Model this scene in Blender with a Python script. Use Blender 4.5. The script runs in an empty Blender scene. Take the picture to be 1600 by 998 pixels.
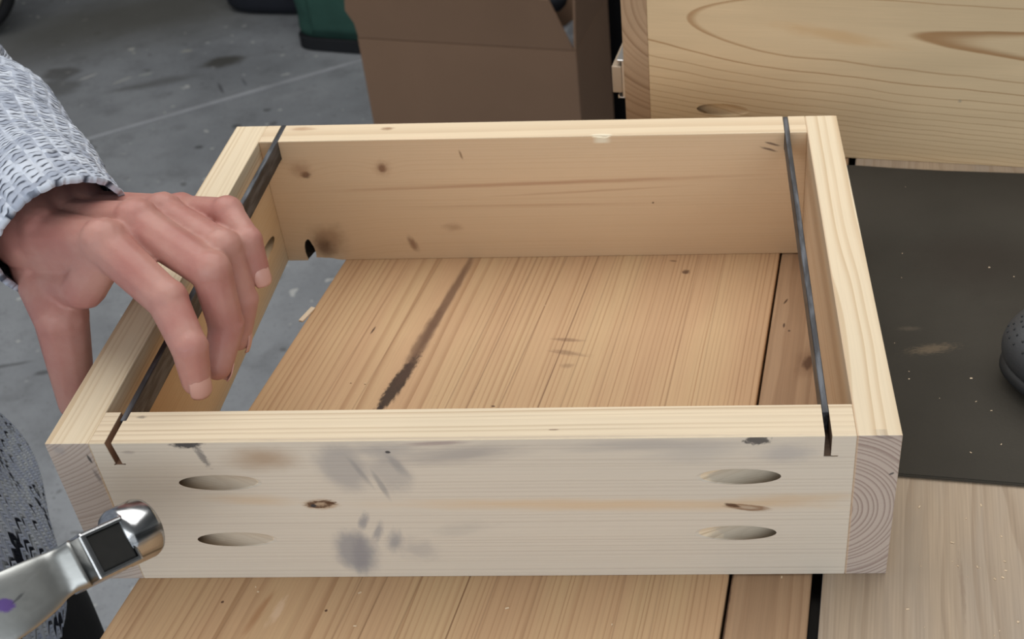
import bpy, bmesh, math, random
from mathutils import Vector as V, Matrix as M, noise as mn
import numpy as np
random.seed(7); rng = np.random.default_rng(7)
sc = bpy.context.scene; COL = sc.collection; PI = math.pi

# ------------------------------------------------------------------ camera
cd = bpy.data.cameras.new('camera'); cam = bpy.data.objects.new('camera', cd); COL.objects.link(cam)
cam.location = (0.2910, -0.4020, 0.4532)
cam.rotation_euler = (0.91680, 0.02997, 0.01790)
cd.sensor_width = 36; cd.sensor_fit = 'HORIZONTAL'; cd.lens = 1930.6 / 1600 * 36
cd.shift_x = -0.14157; cd.shift_y = 0.01624; cd.clip_start = 0.01
cd.dof.use_dof = True; cd.dof.focus_distance = 0.60; cd.dof.aperture_fstop = 20
sc.camera = cam

# ------------------------------------------------------------------ world, lamps, exposure
w = bpy.data.worlds.new('daylight'); sc.world = w; w.use_nodes = True
bg = w.node_tree.nodes['Background']; bg.inputs[0].default_value = (0.80, 0.90, 1.0, 1); bg.inputs[1].default_value = 0.9


def area(name, loc, target, size, power, col):
    l = bpy.data.lights.new(name, 'AREA'); l.shape = 'RECTANGLE'; l.size, l.size_y = size; l.energy = power; l.color = col
    o = bpy.data.objects.new(name, l); COL.objects.link(o); o.location = loc
    o.rotation_euler = (V(target) - V(loc)).to_track_quat('-Z', 'Y').to_euler(); return o


area('open_garage_door_light', (0.1, -2.6, 1.15), (0.0, 0.4, -0.3), (4.2, 1.7), 50, (0.95, 0.98, 1.0))
area('ceiling_light', (-0.1, 0.85, 1.70), (-0.1, 0.85, 0), (2.8, 1.8), 50, (1.0, 0.985, 0.955))
sc.view_settings.view_transform = 'Standard'; sc.view_settings.look = 'None'
sc.view_settings.gamma = 1; sc.view_settings.use_curve_mapping = False; sc.view_settings.exposure = -0.06
FLOOR = -0.9


# ------------------------------------------------------------------ node helpers
class S:                                           # a node socket with arithmetic
    def __init__(s, nt, k): s.nt, s.k = nt, k
    def op(s, o, *a): return mth(s.nt, o, s, *a)
    def __add__(s, b): return s.op('ADD', b)
    def __sub__(s, b): return s.op('SUBTRACT', b)
    def __mul__(s, b): return s.op('MULTIPLY', b)
    def __truediv__(s, b): return s.op('DIVIDE', b)
    def __rsub__(s, b): return mth(s.nt, 'SUBTRACT', b, s)
    __radd__ = __add__; __rmul__ = __mul__


def put(nt, inp, v):
    if isinstance(v, S): nt.links.new(v.k, inp)
    elif isinstance(v, (tuple, list)) and inp.type == 'RGBA' and len(v) == 3: inp.default_value = (*v, 1)
    else: inp.default_value = v


def mth(nt, o, *a):
    n = nt.nodes.new('ShaderNodeMath'); n.operation = o
    for i, v in enumerate(a): put(nt, n.inputs[i], v)
    return S(nt, n.outputs[0])


def smooth(x, a, b, lo=0.0, hi=1.0):
    n = x.nt.nodes.new('ShaderNodeMapRange'); n.interpolation_type = 'SMOOTHSTEP'
    for i, v in enumerate((x, a, b, lo, hi)): put(x.nt, n.inputs[i], v)
    return S(x.nt, n.outputs[0])


def vec(nt, x, y, z):
    n = nt.nodes.new('ShaderNodeCombineXYZ')
    for i, v in enumerate((x, y, z)): put(nt, n.inputs[i], v)
    return S(nt, n.outputs[0])


def noise(nt, v, scale=1.0, detail=3.0, rough=0.5):
    n = nt.nodes.new('ShaderNodeTexNoise'); put(nt, n.inputs['Vector'], v)
    n.inputs['Scale'].default_value = scale; n.inputs['Detail'].default_value = detail; n.inputs['Roughness'].default_value = rough
    return S(nt, n.outputs['Fac'])


def mix(f, a, b):
    n = f.nt.nodes.new('ShaderNodeMix'); n.data_type = 'RGBA'
    put(f.nt, n.inputs[0], f); put(f.nt, n.inputs[6], a); put(f.nt, n.inputs[7], b)
    return S(f.nt, n.outputs[2])


def new_mat(name):
    m = bpy.data.materials.new(name); m.use_nodes = True; nt = m.node_tree
    return m, nt, nt.nodes['Principled BSDF']


def coords(nt, kind='Object'):
    tc = nt.nodes.new('ShaderNodeTexCoord'); sp = nt.nodes.new('ShaderNodeSeparateXYZ')
    nt.links.new(tc.outputs[kind], sp.inputs[0])
    return [S(nt, sp.outputs[i]) for i in range(3)]


def bump(nt, b, h, strength, dist):
    n = nt.nodes.new('ShaderNodeBump'); n.inputs['Strength'].default_value = strength; n.inputs['Distance'].default_value = dist
    put(nt, n.inputs['Height'], h); nt.links.new(n.outputs[0], b.inputs['Normal'])


def apply_marks(nt, c, X, marks, seed=0):
    """stains, knots, dirt, smears and painted shade: each is an ellipse with a ragged rim in two of the object's own axes."""
    for i, k in enumerate(marks):
        a, b = k.get('pl', (0, 2)); (ca, cb), (ra, rb) = k['c'], k['r']; t = math.radians(k.get('t', 0))
        da, db = X[a] - ca, X[b] - cb
        p = (da * math.cos(t) + db * math.sin(t)) / ra; q = (db * math.cos(t) - da * math.sin(t)) / rb
        d = (p * p + q * q).op('SQRT')
        nz = noise(nt, vec(nt, p * k.get('na', 1.6) + seed + i * 7.3, q * k.get('nb', 1.6), 0.0), 1.0, 4.0, 0.6)
        d = d + (nz - 0.5) * k.get('n', 0.8)
        s = k.get('s', 0.5)
        f = smooth(d, 1.0 - s, 1.0, k.get('a', 0.8), 0.0)
        if 'core' in k:                            # ring-like knot: paler heart
            f = f * smooth(d, 0.15, 0.6, k['core'], 1.0)
        for (ax, lo, hi) in k.get('lim', ()):
            f = f * (X[ax].op('GREATER_THAN', lo)) * (X[ax].op('LESS_THAN', hi))
        c = mix(f, c, k['col'])
    return c


def wood(name, ax, pith, sp, light, dark, seed=0, dk=0.7, wav=0.003, curv=None, marks=(), rough=0.62, fib=0.12, tone=None, knots=(), wl=6.0, end=None, tfun=None, prof=(0.35, 0.9, 0.92), vmin=0.12):
    m, nt, b = new_mat(name); X = coords(nt)
    u = X[ax]; oth = [i for i in range(3) if i != ax]; v, ww = X[oth[0]], X[oth[1]]
    lowf = vec(nt, u * wl + seed, v * 14.0, ww * 14.0)
    dv = v - pith[0] + (noise(nt, lowf, 1.0, 2.0) - 0.5) * wav * 2
    dw = ww - pith[1] + (noise(nt, vec(nt, u * wl + seed + 31.0, v * 14.0, ww * 14.0), 1.0, 2.0) - 0.5) * wav * 2
    if curv:
        k = u - curv[1]; dw = dw + k * k * curv[0]
    r = (dv * dv + dw * dw).op('SQRT')
    for (pl, cc, rr, amp) in knots:                # the rings swerve around a knot
        p = (X[pl[0]] - cc[0]) / rr[0]; q = (X[pl[1]] - cc[1]) / rr[1]
        r = r + mth(nt, 'POWER', 2.718, (p * p + q * q) * -1.0) * amp
    t = r / sp if tfun is None else tfun(nt, X)
    t = t + noise(nt, vec(nt, t * 0.4 + seed, 0.0, 0.0), 1.0, 1.0) * (2.4 if tfun is None else 0.5)
    f = t.op('FRACT')
    late = smooth(f, prof[0], prof[1]) * smooth(f, prof[2], 1.0, 1.0, 0.0)
    var = noise(nt, vec(nt, t.op('FLOOR') * 3.7 + seed, u * 2.0, 0.0), 1.0, 1.0)
    raw = late; late = late * smooth(var, 0.3, 0.7, vmin, 1.0) * dk
    c = mix(late, light, dark)
    fn = noise(nt, vec(nt, u * 18.0, v * 900.0, ww * 900.0), 1.0, 2.0)
    br = noise(nt, vec(nt, u * 5.0 + seed, v * 30.0, ww * 30.0), 1.0, 3.0)
    if tone: c = mix(smooth(br, 0.35, 0.7), c, mix(late, tone, dark))
    hs = nt.nodes.new('ShaderNodeHueSaturation'); put(nt, hs.inputs['Color'], c)
    put(nt, hs.inputs['Value'], 1.0 + (fn - 0.5) * fib * 2 + (br - 0.5) * 0.22)
    c = S(nt, hs.outputs[0])
    if end:                                        # sawn end grain
        N = coords(nt, 'Normal'); c = mix(N[ax].op('ABSOLUTE').op('GREATER_THAN', 0.8), c, mix(raw * 0.7 + (fn - 0.5) * 0.3, end[0], end[1]))
    c = apply_marks(nt, c, X, marks, seed)
    put(nt, b.inputs['Base Color'], c); b.inputs['Roughness'].default_value = rough; b.inputs['Specular IOR Level'].default_value = 0.3
    bump(nt, b, fn * 0.6 - late * 0.5, 0.25, 0.0006)
    return m


def plain(name, col, rough=0.6, metal=0.0, var=0.15, scale=40.0, bmp=0.0, bscale=None, spec=0.4, marks=(), seed=0, dist=0.001):
    m, nt, b = new_mat(name); X = coords(nt); p = vec(nt, *X)
    n = noise(nt, p, scale, 4.0)
    hs = nt.nodes.new('ShaderNodeHueSaturation'); hs.inputs['Color'].default_value = (*col, 1)
    put(nt, hs.inputs['Value'], 1.0 + (n - 0.5) * var * 2)
    c = apply_marks(nt, S(nt, hs.outputs[0]), X, marks, seed)
    put(nt, b.inputs['Base Color'], c); b.inputs['Metallic'].default_value = metal
    b.inputs['Roughness'].default_value = rough; b.inputs['Specular IOR Level'].default_value = spec
    if bmp: bump(nt, b, noise(nt, p, bscale or scale * 3, 4.0), bmp, dist)
    return m


# ------------------------------------------------------------------ object helpers
def obj(name, me, mat=None, parent=None, smooth_=False):
    if isinstance(me, bmesh.types.BMesh):
        d = bpy.data.meshes.new(name); me.to_mesh(d); me.free(); me = d
    o = bpy.data.objects.new(name, me); COL.objects.link(o)
    if mat and not me.materials: me.materials.append(mat)
    if parent: o.parent = parent
    if smooth_: me.shade_smooth()
    return o


def thing(name, label, cat, loc=(0, 0, 0), rot=(0, 0, 0), group=None):
    o = bpy.data.objects.new(name, None); COL.objects.link(o); o.location = loc; o.rotation_euler = rot; o.empty_display_size = 0.02
    o['label'] = label; o['category'] = cat
    if group: o['group'] = group
    return o


def tag(o, label, cat, group=None, kind=None):
    o['label'] = label; o['category'] = cat
    if group: o['group'] = group
    if kind: o['kind'] = kind
    return o


def box(lo, hi, bev=0.0, seg=2, mat=None):
    bm = bmesh.new(); bmesh.ops.create_cube(bm, size=1)
    lo, hi = V(lo), V(hi)
    for v in bm.verts: v.co = V((lo[i] + (v.co[i] + 0.5) * (hi[i] - lo[i]) for i in range(3)))
    if bev: bmesh.ops.bevel(bm, geom=bm.edges[:], offset=bev, segments=seg, affect='EDGES', profile=0.5)
    if mat is not None: bmesh.ops.transform(bm, matrix=mat, verts=bm.verts)
    return bm


def prism(pts, z0, z1, bev=0.0):
    bm = bmesh.new(); f = bm.faces.new([bm.verts.new((x, y, z1)) for x, y in pts])
    if f.normal.z < 0: f.normal_flip()
    r = bmesh.ops.extrude_face_region(bm, geom=[f])
    for v in r['geom']:
        if isinstance(v, bmesh.types.BMVert): v.co.z = z0
    bmesh.ops.recalc_face_normals(bm, faces=bm.faces)
    if bev: bmesh.ops.bevel(bm, geom=bm.edges[:], offset=bev, segments=2, affect='EDGES')
    return bm


def cyl(p0, p1, r0, r1=None, n=24):
    p0, p1 = V(p0), V(p1); r1 = r0 if r1 is None else r1
    bm = bmesh.new()
    bmesh.ops.create_cone(bm, cap_ends=True, segments=n, radius1=r0, radius2=r1, depth=(p1 - p0).length)
    q = (p1 - p0).to_track_quat('Z', 'Y').to_matrix().to_4x4()
    bmesh.ops.transform(bm, matrix=M.Translation((p0 + p1) / 2) @ q, verts=bm.verts); return bm


def lathe(prof, p0, axis, n=40):
    """prof: (distance along the axis, radius)"""
    bm = bmesh.new(); q = V(axis).to_track_quat('Z', 'Y').to_matrix(); rings = []
    for h, r in prof:
        rings.append([bm.verts.new(V(p0) + q @ V((r * math.cos(2 * PI * k / n), r * math.sin(2 * PI * k / n), h))) for k in range(n)])
    for a, c in zip(rings, rings[1:]):
        for k in range(n): bm.faces.new((a[k], a[(k + 1) % n], c[(k + 1) % n], c[k]))
    bm.faces.new(rings[0][::-1]); bm.faces.new(rings[-1])
    bmesh.ops.recalc_face_normals(bm, faces=bm.faces); return bm


def join(*bms):
    out = bmesh.new()
    for b in bms:
        d = bpy.data.meshes.new('t'); b.to_mesh(d); b.free(); out.from_mesh(d); bpy.data.meshes.remove(d)
    return out


def evaluated(o):
    dg = bpy.context.evaluated_depsgraph_get(); dg.update()
    return bpy.data.meshes.new_from_object(o.evaluated_get(dg), depsgraph=dg)


def cut(bm, cutters):
    a = obj('t', bm)
    for c in cutters:
        b = obj('t', c); md = a.modifiers.new('b', 'BOOLEAN'); md.operation = 'DIFFERENCE'; md.solver = 'EXACT'; md.object = b
        me = evaluated(a); old = a.data; a.modifiers.clear(); a.data = me; bpy.data.meshes.remove(old)
        d = b.data; bpy.data.objects.remove(b); bpy.data.meshes.remove(d)
    me = a.data; bpy.data.objects.remove(a); return me


def blobs(spheres, vox, its=6, fac=0.5):
    """one continuous skin over a list of (centre, radius or matrix3) balls."""
    bm = bmesh.new(); bmesh.ops.create_icosphere(bm, subdivisions=2, radius=1)
    bv = np.array([v.co for v in bm.verts]); bf = np.array([[v.index for v in f.verts] for f in bm.faces]); bm.free()
    vs, fs = [], []
    for i, (c, r) in enumerate(spheres):
        vs.append((bv * r if np.isscalar(r) else bv @ np.array(r).T) + np.array(c)); fs.append(bf + i * len(bv))
    me = bpy.data.meshes.new('t'); me.from_pydata(np.concatenate(vs).tolist(), [], np.concatenate(fs).tolist())
    o = obj('t', me); md = o.modifiers.new('r', 'REMESH'); md.mode = 'VOXEL'; md.voxel_size = vox; md.use_smooth_shade = True
    if its:
        sm = o.modifiers.new('s', 'SMOOTH'); sm.factor = fac; sm.iterations = its
    m2 = evaluated(o); bpy.data.objects.remove(o); bpy.data.meshes.remove(me); m2.shade_smooth(); return m2


def chain(pts, rad, step=0.22):
    out = []
    for (a, b), (ra, rb) in zip(zip(pts, pts[1:]), zip(rad, rad[1:])):
        a, b = np.array(a, float), np.array(b, float); n = max(2, int(np.linalg.norm(b - a) / (min(ra, rb) * step)))
        for i in range(n + 1):
            t = i / n; out.append((a + (b - a) * t, ra + (rb - ra) * t))
    return out


def catmull(P, n):
    P = [2 * np.array(P[0], float) - np.array(P[1], float)] + [np.array(p, float) for p in P]; P.append(2 * P[-1] - P[-2])
    out = []; k = len(P) - 3
    for i in range(n):
        t = i / (n - 1) * k; j = min(int(t), k - 1); t -= j; a, b, c, d = P[j:j + 4]
        out.append(0.5 * (2 * b + (c - a) * t + (2 * a - 5 * b + 4 * c - d) * t * t + (3 * b - a - 3 * c + d) * t ** 3))
    return np.array(out)


def grid_mesh(name, P, uv=None, closed=True, caps=(False, False)):
    """P: rings x points x 3"""
    n, k = P.shape[:2]; me = bpy.data.meshes.new(name)
    idx = np.arange(n * k).reshape(n, k); kk = k if closed else k - 1
    a = idx[:-1, :kk]; b = np.roll(idx, -1, 1)[:-1, :kk]; c = np.roll(idx, -1, 1)[1:, :kk]; d = idx[1:, :kk]
    F = np.stack([a, b, c, d], -1).reshape(-1, 4).tolist()
    if caps[0]: F.append(idx[0][::-1].tolist())
    if caps[1]: F.append(idx[-1].tolist())
    me.from_pydata(P.reshape(-1, 3).tolist(), [], F)
    if uv is not None:                             # uv: rings x (points + 1) x 2
        l = me.uv_layers.new(name='UVMap'); U = np.zeros((len(me.loops), 2))
        q = np.stack([uv[:-1, :kk], uv[:-1, 1:kk + 1], uv[1:, 1:kk + 1], uv[1:, :kk]], 2).reshape(-1, 2); U[:len(q)] = q
        l.data.foreach_set('uv', U.ravel())
    me.shade_smooth(); return me


# ------------------------------------------------------------------ concrete floor: two slabs either side of a tooled joint
J0, J1 = np.array((-1.1439, 2.1413)), np.array((-0.5738, 2.5474)); jd = (J1 - J0) / np.linalg.norm(J1 - J0); jn = np.array((-jd[1], jd[0]))
OIL = (0.07, 0.066, 0.056)
fm = [dict(pl=(0, 1), c=(-0.93, 2.56), r=(0.075, 0.045), t=20, col=OIL, a=0.85, s=0.6),
      dict(pl=(0, 1), c=(-1.07, 2.44), r=(0.16, 0.03), t=25, col=OIL, a=0.45, s=0.8, n=1.2),
      dict(pl=(0, 1), c=(-1.32, 2.42), r=(0.09, 0.07), t=10, col=OIL, a=0.5, s=0.6),
      dict(pl=(0, 1), c=(-1.25, 2.86), r=(0.8, 0.32), t=30, col=(0.135, 0.130, 0.112), a=0.85, s=0.9, n=0.5),
      dict(pl=(0, 1), c=(-1.16, 2.46), r=(0.035, 0.008), t=50, col=(0.5, 0.5, 0.48), a=0.7, s=0.5),
      dict(pl=(0, 1), c=(-1.05, 2.63), r=(0.02, 0.012), t=10, col=(0.45, 0.44, 0.4), a=0.7, s=0.5),
      dict(pl=(0, 1), c=(-0.70, 2.36), r=(0.07, 0.02), t=30, col=(0.33, 0.34, 0.36), a=0.5, s=0.9),
      dict(pl=(0, 1), c=(-0.79, 2.20), r=(0.015, 0.012), col=(0.05, 0.05, 0.05), a=0.7),
      dict(pl=(0, 1), c=(-0.85, 2.10), r=(0.014, 0.010), col=(0.05, 0.05, 0.05), a=0.7),
      dict(pl=(0, 1), c=(-0.74, 2.28), r=(0.012, 0.012), col=(0.06, 0.06, 0.06), a=0.6),
      dict(pl=(0, 1), c=(-0.890, 2.403), r=(0.045, 0.005), t=118, col=(0.07, 0.07, 0.08), a=0.75, s=0.6),
      dict(pl=(0, 1), c=(-0.840, 2.435), r=(0.035, 0.004), t=118, col=(0.07, 0.07, 0.08), a=0.6, s=0.6),
      dict(pl=(0, 1), c=(-1.205, 2.648), r=(0.012, 0.010), col=(0.55, 0.54, 0.5), a=0.9), dict(pl=(0, 1), c=(-1.190, 2.625), r=(0.008, 0.006), col=(0.55, 0.54, 0.5), a=0.7),
      dict(pl=(0, 1), c=(-1.258, 2.484), r=(0.035, 0.006), t=50, col=(0.60, 0.60, 0.58), a=0.8, s=0.5),
      dict(pl=(0, 1), c=(-1.111, 2.493), r=(0.025, 0.010), t=25, col=(0.50, 0.52, 0.50), a=0.6, s=0.6),
      dict(pl=(0, 1), c=(-1.338, 2.507), r=(0.06, 0.05), t=0, col=OIL, a=0.6, s=0.5),
      dict(pl=(0, 1), c=(-0.95, 1.30), r=(0.06, 0.006), t=15, col=(0.06, 0.06, 0.06), a=0.6),
      dict(pl=(0, 1), c=(-0.87, 1.28), r=(0.02, 0.008), t=15, col=(0.05, 0.05, 0.05), a=0.6)]


def concrete():
    m, nt, b = new_mat('concrete'); X = coords(nt); p = vec(nt, *X)
    n1 = noise(nt, p, 2.2, 5.0, 0.6); n2 = noise(nt, p, 11.0, 6.0, 0.72); n3 = noise(nt, p, 160.0, 2.0)
    c = mix(smooth(n1, 0.35, 0.65), (0.235, 0.247, 0.265), (0.335, 0.350, 0.372))
    c = mix(smooth(n2, 0.45, 0.75, 0, 0.55), c, (0.155, 0.16, 0.168))
    c = mix(smooth(n2, 0.18, 0.36, 0.35, 0), c, (0.40, 0.415, 0.435))
    c = mix(smooth(n3, 0.6, 0.75, 0, 0.5), c, (0.10, 0.10, 0.10))
    c = mix(smooth(noise(nt, p, 30.0, 1.0), 0.70, 0.75, 0, 0.7), c, (0.62, 0.62, 0.60)); c = mix(smooth(noise(nt, vec(nt, X[0] + 9.0, X[1], X[2]), 22.0, 2.0), 0.70, 0.76, 0, 0.6), c, (0.10, 0.10, 0.10))
    c = apply_marks(nt, c, X, fm)
    put(nt, b.inputs['Base Color'], c); b.inputs['Roughness'].default_value = 0.7; b.inputs['Specular IOR Level'].default_value = 0.3
    bump(nt, b, n2 + n3 * 0.4, 0.3, 0.004); return m


MC = concrete()
fl = obj('floor', box((-4.1, -5, FLOOR - 0.2), (4.1, 6.6, FLOOR - 0.1)), plain('subgrade', (0.06, 0.06, 0.06))); fl['kind'] = 'structure'
a0, a1 = J0 - jd * 7, J0 + jd * 7
for s_, nm in ((-1, 'slab'), (1, 'slab')):
    q0, q1 = a0 + jn * 0.006 * s_, a1 + jn * 0.006 * s_
    obj(nm, prism([q0, q1, q1 + jn * 6 * s_, q0 + jn * 6 * s_], FLOOR - 0.1, FLOOR, 0.006), MC, fl)
obj('joint_filler', prism([a0 - jn * 0.006, a1 - jn * 0.006, a1 + jn * 0.006, a0 + jn * 0.006], FLOOR - 0.1, FLOOR - 0.003), plain('joint_filler', (0.10, 0.105, 0.11), var=0.4, scale=20), fl)
obj('sealant_bead', cyl((*(a0 + jn * 0.0015), FLOOR - 0.004), (*(a1 + jn * 0.0015), FLOOR - 0.004), 0.0085, n=10), plain('sealant', (0.30, 0.31, 0.33), 0.6, var=0.3, scale=15), fl, True)

# the garage round it: plain painted walls and ceiling, the door side open to daylight
WP = plain('wall_paint', (0.42, 0.42, 0.41), 0.8, 0, 0.06, 3.0)
for nm, lo, hi in (('wall_back', (-4.1, 6.5, FLOOR - 0.1), (4.1, 6.6, 1.8)), ('wall_left', (-4.1, -3.6, FLOOR - 0.1), (-4.0, 6.5, 1.8)),
                   ('wall_right', (4.0, -3.6, FLOOR - 0.1), (4.1, 6.5, 1.8)), ('ceiling', (-4.1, -3.6, 1.8), (4.1, 6.6, 1.9))):
    o = obj(nm, box(lo, hi), WP); o['kind'] = 'structure'

# ------------------------------------------------------------------ workbench
AB = math.radians(-8.45); B0 = (0.0166, 0, 0)
wb = thing('workbench', 'wide workbench of brown planks and a pale plywood panel under the wooden frame', 'workbench', (*B0[:2], 0), (0, 0, AB))
PD = (0.17, 0.09, 0.05)
bark = (0.030, 0.014, 0.008)
pm = [dict(pl=(0, 1), c=(0.0820, 0.240), r=(0.0042, 0.082), t=-2.2, col=(0.16, 0.085, 0.05), a=0.85, s=0.6, n=0.5, nb=5),
      dict(pl=(0, 1), c=(0.0795, 0.20), r=(0.0060, 0.05), t=-2, col=(0.13, 0.065, 0.035), a=0.75, s=0.7, n=0.7, nb=7),
      dict(pl=(0, 1), c=(0.0775, 0.158), r=(0.0056, 0.032), t=-6, col=bark, a=0.95, s=0.45, n=1.0, na=3, nb=9),
      dict(pl=(0, 1), c=(0.0745, 0.130), r=(0.0022, 0.016), t=-4, col=bark, a=0.9, s=0.5, n=0.5, nb=5),
      dict(pl=(0, 1), c=(0.0795, 0.172), r=(0.0040, 0.020), t=-8, col=(0.075, 0.038, 0.022), a=0.7, s=0.5, n=2.2, na=6, nb=10),
      dict(pl=(0, 1), c=(0.167, 0.2135), r=(0.013, 0.0022), t=2, col=PD, a=0.55, s=0.7, n=1.0),
      dict(pl=(0, 1), c=(0.170, 0.2010), r=(0.016, 0.003), t=-4, col=PD, a=0.5, s=0.8, n=1.3),
      dict(pl=(0, 1), c=(0.172, 0.1890), r=(0.006, 0.003), t=10, col=PD, a=0.4, s=0.8, n=1.0),
      dict(pl=(0, 1), c=(0.0456, 0.2077), r=(0.0007, 0.0045), t=-4, col=(0.05, 0.02, 0.01), a=0.9, s=0.4),
      dict(pl=(0, 1), c=(0.2272, 0.2934), r=(0.003, 0.003), col=(0.08, 0.035, 0.02), a=0.8, s=0.5, n=1.5),
      dict(pl=(0, 1), c=(0.217, 0.305), r=(0.003, 0.001), col=(0.08, 0.035, 0.02), a=0.7, s=0.5, n=1.0),
      dict(pl=(0, 1), c=(0.1385, 0.148), r=(0.0014, 0.0008), col=(0.05, 0.02, 0.01), a=0.9, s=0.4),
      dict(pl=(0, 1), c=(0.0765, -0.009), r=(0.003, 0.012), t=-5, col=(0.75, 0.56, 0.40), a=0.5, s=0.8, n=1.5),
      dict(pl=(0, 1), c=(0.068, -0.012), r=(0.003, 0.02), t=-8, col=(0.33, 0.15, 0.06), a=0.6, s=0.8),
      dict(pl=(0, 1), c=(0.048, -0.008), r=(0.0009, 0.0009), col=(0.06, 0.02, 0.01), a=0.9, s=0.4),
      dict(pl=(0, 1), c=(0.0995, -0.006), r=(0.0009, 0.0009), col=(0.06, 0.02, 0.01), a=0.9, s=0.4)]
for k, (x_, sl, al) in enumerate([(0.1640, 0.02, 0.75), (0.1765, 0.015, 0.35), (0.1420, 0.03, 0.45), (0.1240, 0.02, 0.5), (0.2350, -0.01, 0.3), (0.1120, 0.02, 0.4), (0.0600, 0.03, 0.3), (0.1960, 0.0, 0.3), (0.0400, 0.03, 0.25), (0.2520, -0.01, 0.3)]):
    pm.append(dict(pl=(0, 1), c=(x_, 0.15), r=(0.0007, 0.45), t=-math.degrees(sl), col=(0.14, 0.06, 0.025), a=al, s=0.9, n=0.5, na=0.3, nb=14))
PL1 = wood('plank_fir', 1, (0.075, -0.045), 0.0028, (0.545, 0.345, 0.195), (0.36, 0.20, 0.10), 3, 0.75, 0.0026, marks=pm, tone=(0.55, 0.375, 0.21), fib=0.1, wl=3.0, prof=(0.5, 0.92, 0.93))
PL2 = wood('plank_brown', 1, (0.30, -0.025), 0.0032, (0.40, 0.255, 0.15), (0.23, 0.125, 0.065), 9, 0.6, 0.003, fib=0.16,
           marks=[dict(pl=(0, 1), c=(0.3115, 0.2108), r=(0.004, 0.009), t=-10, col=(0.035, 0.014, 0.008), a=0.9, s=0.6, n=1.0),
                  dict(pl=(0, 1), c=(0.3105, 0.2108), r=(0.009, 0.022), t=-10, col=(0.16, 0.075, 0.035), a=0.55, s=0.9),
                  dict(pl=(0, 1), c=(0.2935, 0.27), r=(0.0008, 0.004), t=-20, col=(0.05, 0.02, 0.01), a=0.9),
                  dict(pl=(0, 1), c=(0.2945, 0.245), r=(0.0008, 0.003), col=(0.05, 0.02, 0.01), a=0.9),
                  dict(pl=(0, 1), c=(0.298, 0.240), r=(0.001, 0.001), col=(0.05, 0.02, 0.01), a=0.9),
                  dict(pl=(0, 1), c=(0.2865, 0.0), r=(0.0012, 0.12), t=0, col=(0.06, 0.03, 0.02), a=0.8, s=0.6, n=1.0, nb=25)])
PLY = wood('plywood', 1, (0.52, -0.16), 0.0060, (0.45, 0.345, 0.245), (0.30, 0.215, 0.145), 21, 0.6, 0.014, fib=0.22, tone=(0.37, 0.30, 0.235), wl=5.0,
           marks=[dict(pl=(0, 1), c=(0.43, 0.055), r=(0.003, 0.03), t=-6, col=(0.24, 0.17, 0.12), a=0.6, s=0.8, n=1.2, nb=6),
                  dict(pl=(0, 1), c=(0.435, 0.02), r=(0.0025, 0.02), t=4, col=(0.24, 0.17, 0.12), a=0.6, s=0.8, n=1.2, nb=6),
                  dict(pl=(0, 1), c=(0.395, 0.05), r=(0.0016, 0.03), t=2, col=(0.27, 0.19, 0.13), a=0.5, s=0.8, n=1.2, nb=6),
                  dict(pl=(0, 1), c=(0.418, -0.01), r=(0.003, 0.02), t=20, col=(0.22, 0.15, 0.10), a=0.5, s=0.8, n=1.2, nb=6),
                  dict(pl=(0, 1), c=(0.372, 0.07), r=(0.01, 0.05), t=0, col=(0.36, 0.29, 0.22), a=0.5, s=0.9, n=1.2, nb=3)])
obj('plank', box((0, -0.50, -0.038), (0.2852, 0.412, 0), 0.0012), PL1, wb)
obj('plank', box((0.2864, -0.50, -0.038), (0.3246, 0.80, -0.0006), 0.0014), PL2, wb)
obj('plywood_panel', box((0.3296, -0.50, -0.038), (0.98, 0.80, 0), 0.0010), PLY, wb)
bm = box((0.3247, -0.49, -0.030), (0.3295, 0.79, -0.010))
tr = obj('track', bm, plain('black_track', (0.012, 0.012, 0.013), 0.3, 0.6), wb)
for k in range(5):                                 # links of the dark strip that show in the gap
    obj('link', cyl((0.3266, -0.045 + k * 0.0095, -0.0095), (0.3276, -0.0375 + k * 0.0095, -0.0050), 0.0013, 0.0010, 10), plain('dark_steel', (0.30, 0.30, 0.31), 0.3, 0.8), tr)
for x0, x1, y0, y1 in ((0.03, 0.95, -0.44, -0.40), (0.03, 0.95, 0.34, 0.38), (0.34, 0.95, 0.72, 0.76)):
    obj('rail', box((x0, y0, -0.128), (x1, y1, -0.038), 0.002), PL2, wb)
for x_, y_ in ((0.06, -0.38), (0.06, 0.32), (0.88, -0.38), (0.88, 0.70), (0.40, 0.70)):
    obj('leg', box((x_, y_ - 0.02, FLOOR), (x_ + 0.06, y_ + 0.02, -0.038), 0.003), PL2, wb)


# ------------------------------------------------------------------ the wooden frame (pine boards, pocket holes, kerfs)
W_, D_, H_, T_, TF = 0.38, 0.298, 0.089, 0.0198, 0.0213
PL_, PDk = (0.76, 0.635, 0.455), (0.57, 0.41, 0.245)
fr = thing('wooden_frame', 'open pale pine frame of four boards lying on the workbench planks', 'frame')


def pocket(xe, zc, sgn, y0=0.0, ny=1):
    """a pocket screw hole: a drill slanting 15 degrees into the board towards its end"""
    a = math.radians(14.5); r = 0.0048
    tip = V((xe, y0 + ny * 0.0090, zc)); d = V((sgn * math.cos(a), -ny * math.sin(a), 0))
    return cyl(tip, tip + d * 0.08, r, r, 28)


def lumpy(c, rx, ry, rz, seed):
    bm = bmesh.new(); bmesh.ops.create_icosphere(bm, subdivisions=3, radius=1)
    for v in bm.verts:
        k = 1 + 0.28 * mn.noise(v.co * 2.1 + V((seed, 0, 0))); v.co = V((c[0] + v.co.x * rx * k, c[1] + v.co.y * ry * k, c[2] + v.co.z * rz * k))
    return bm


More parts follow.
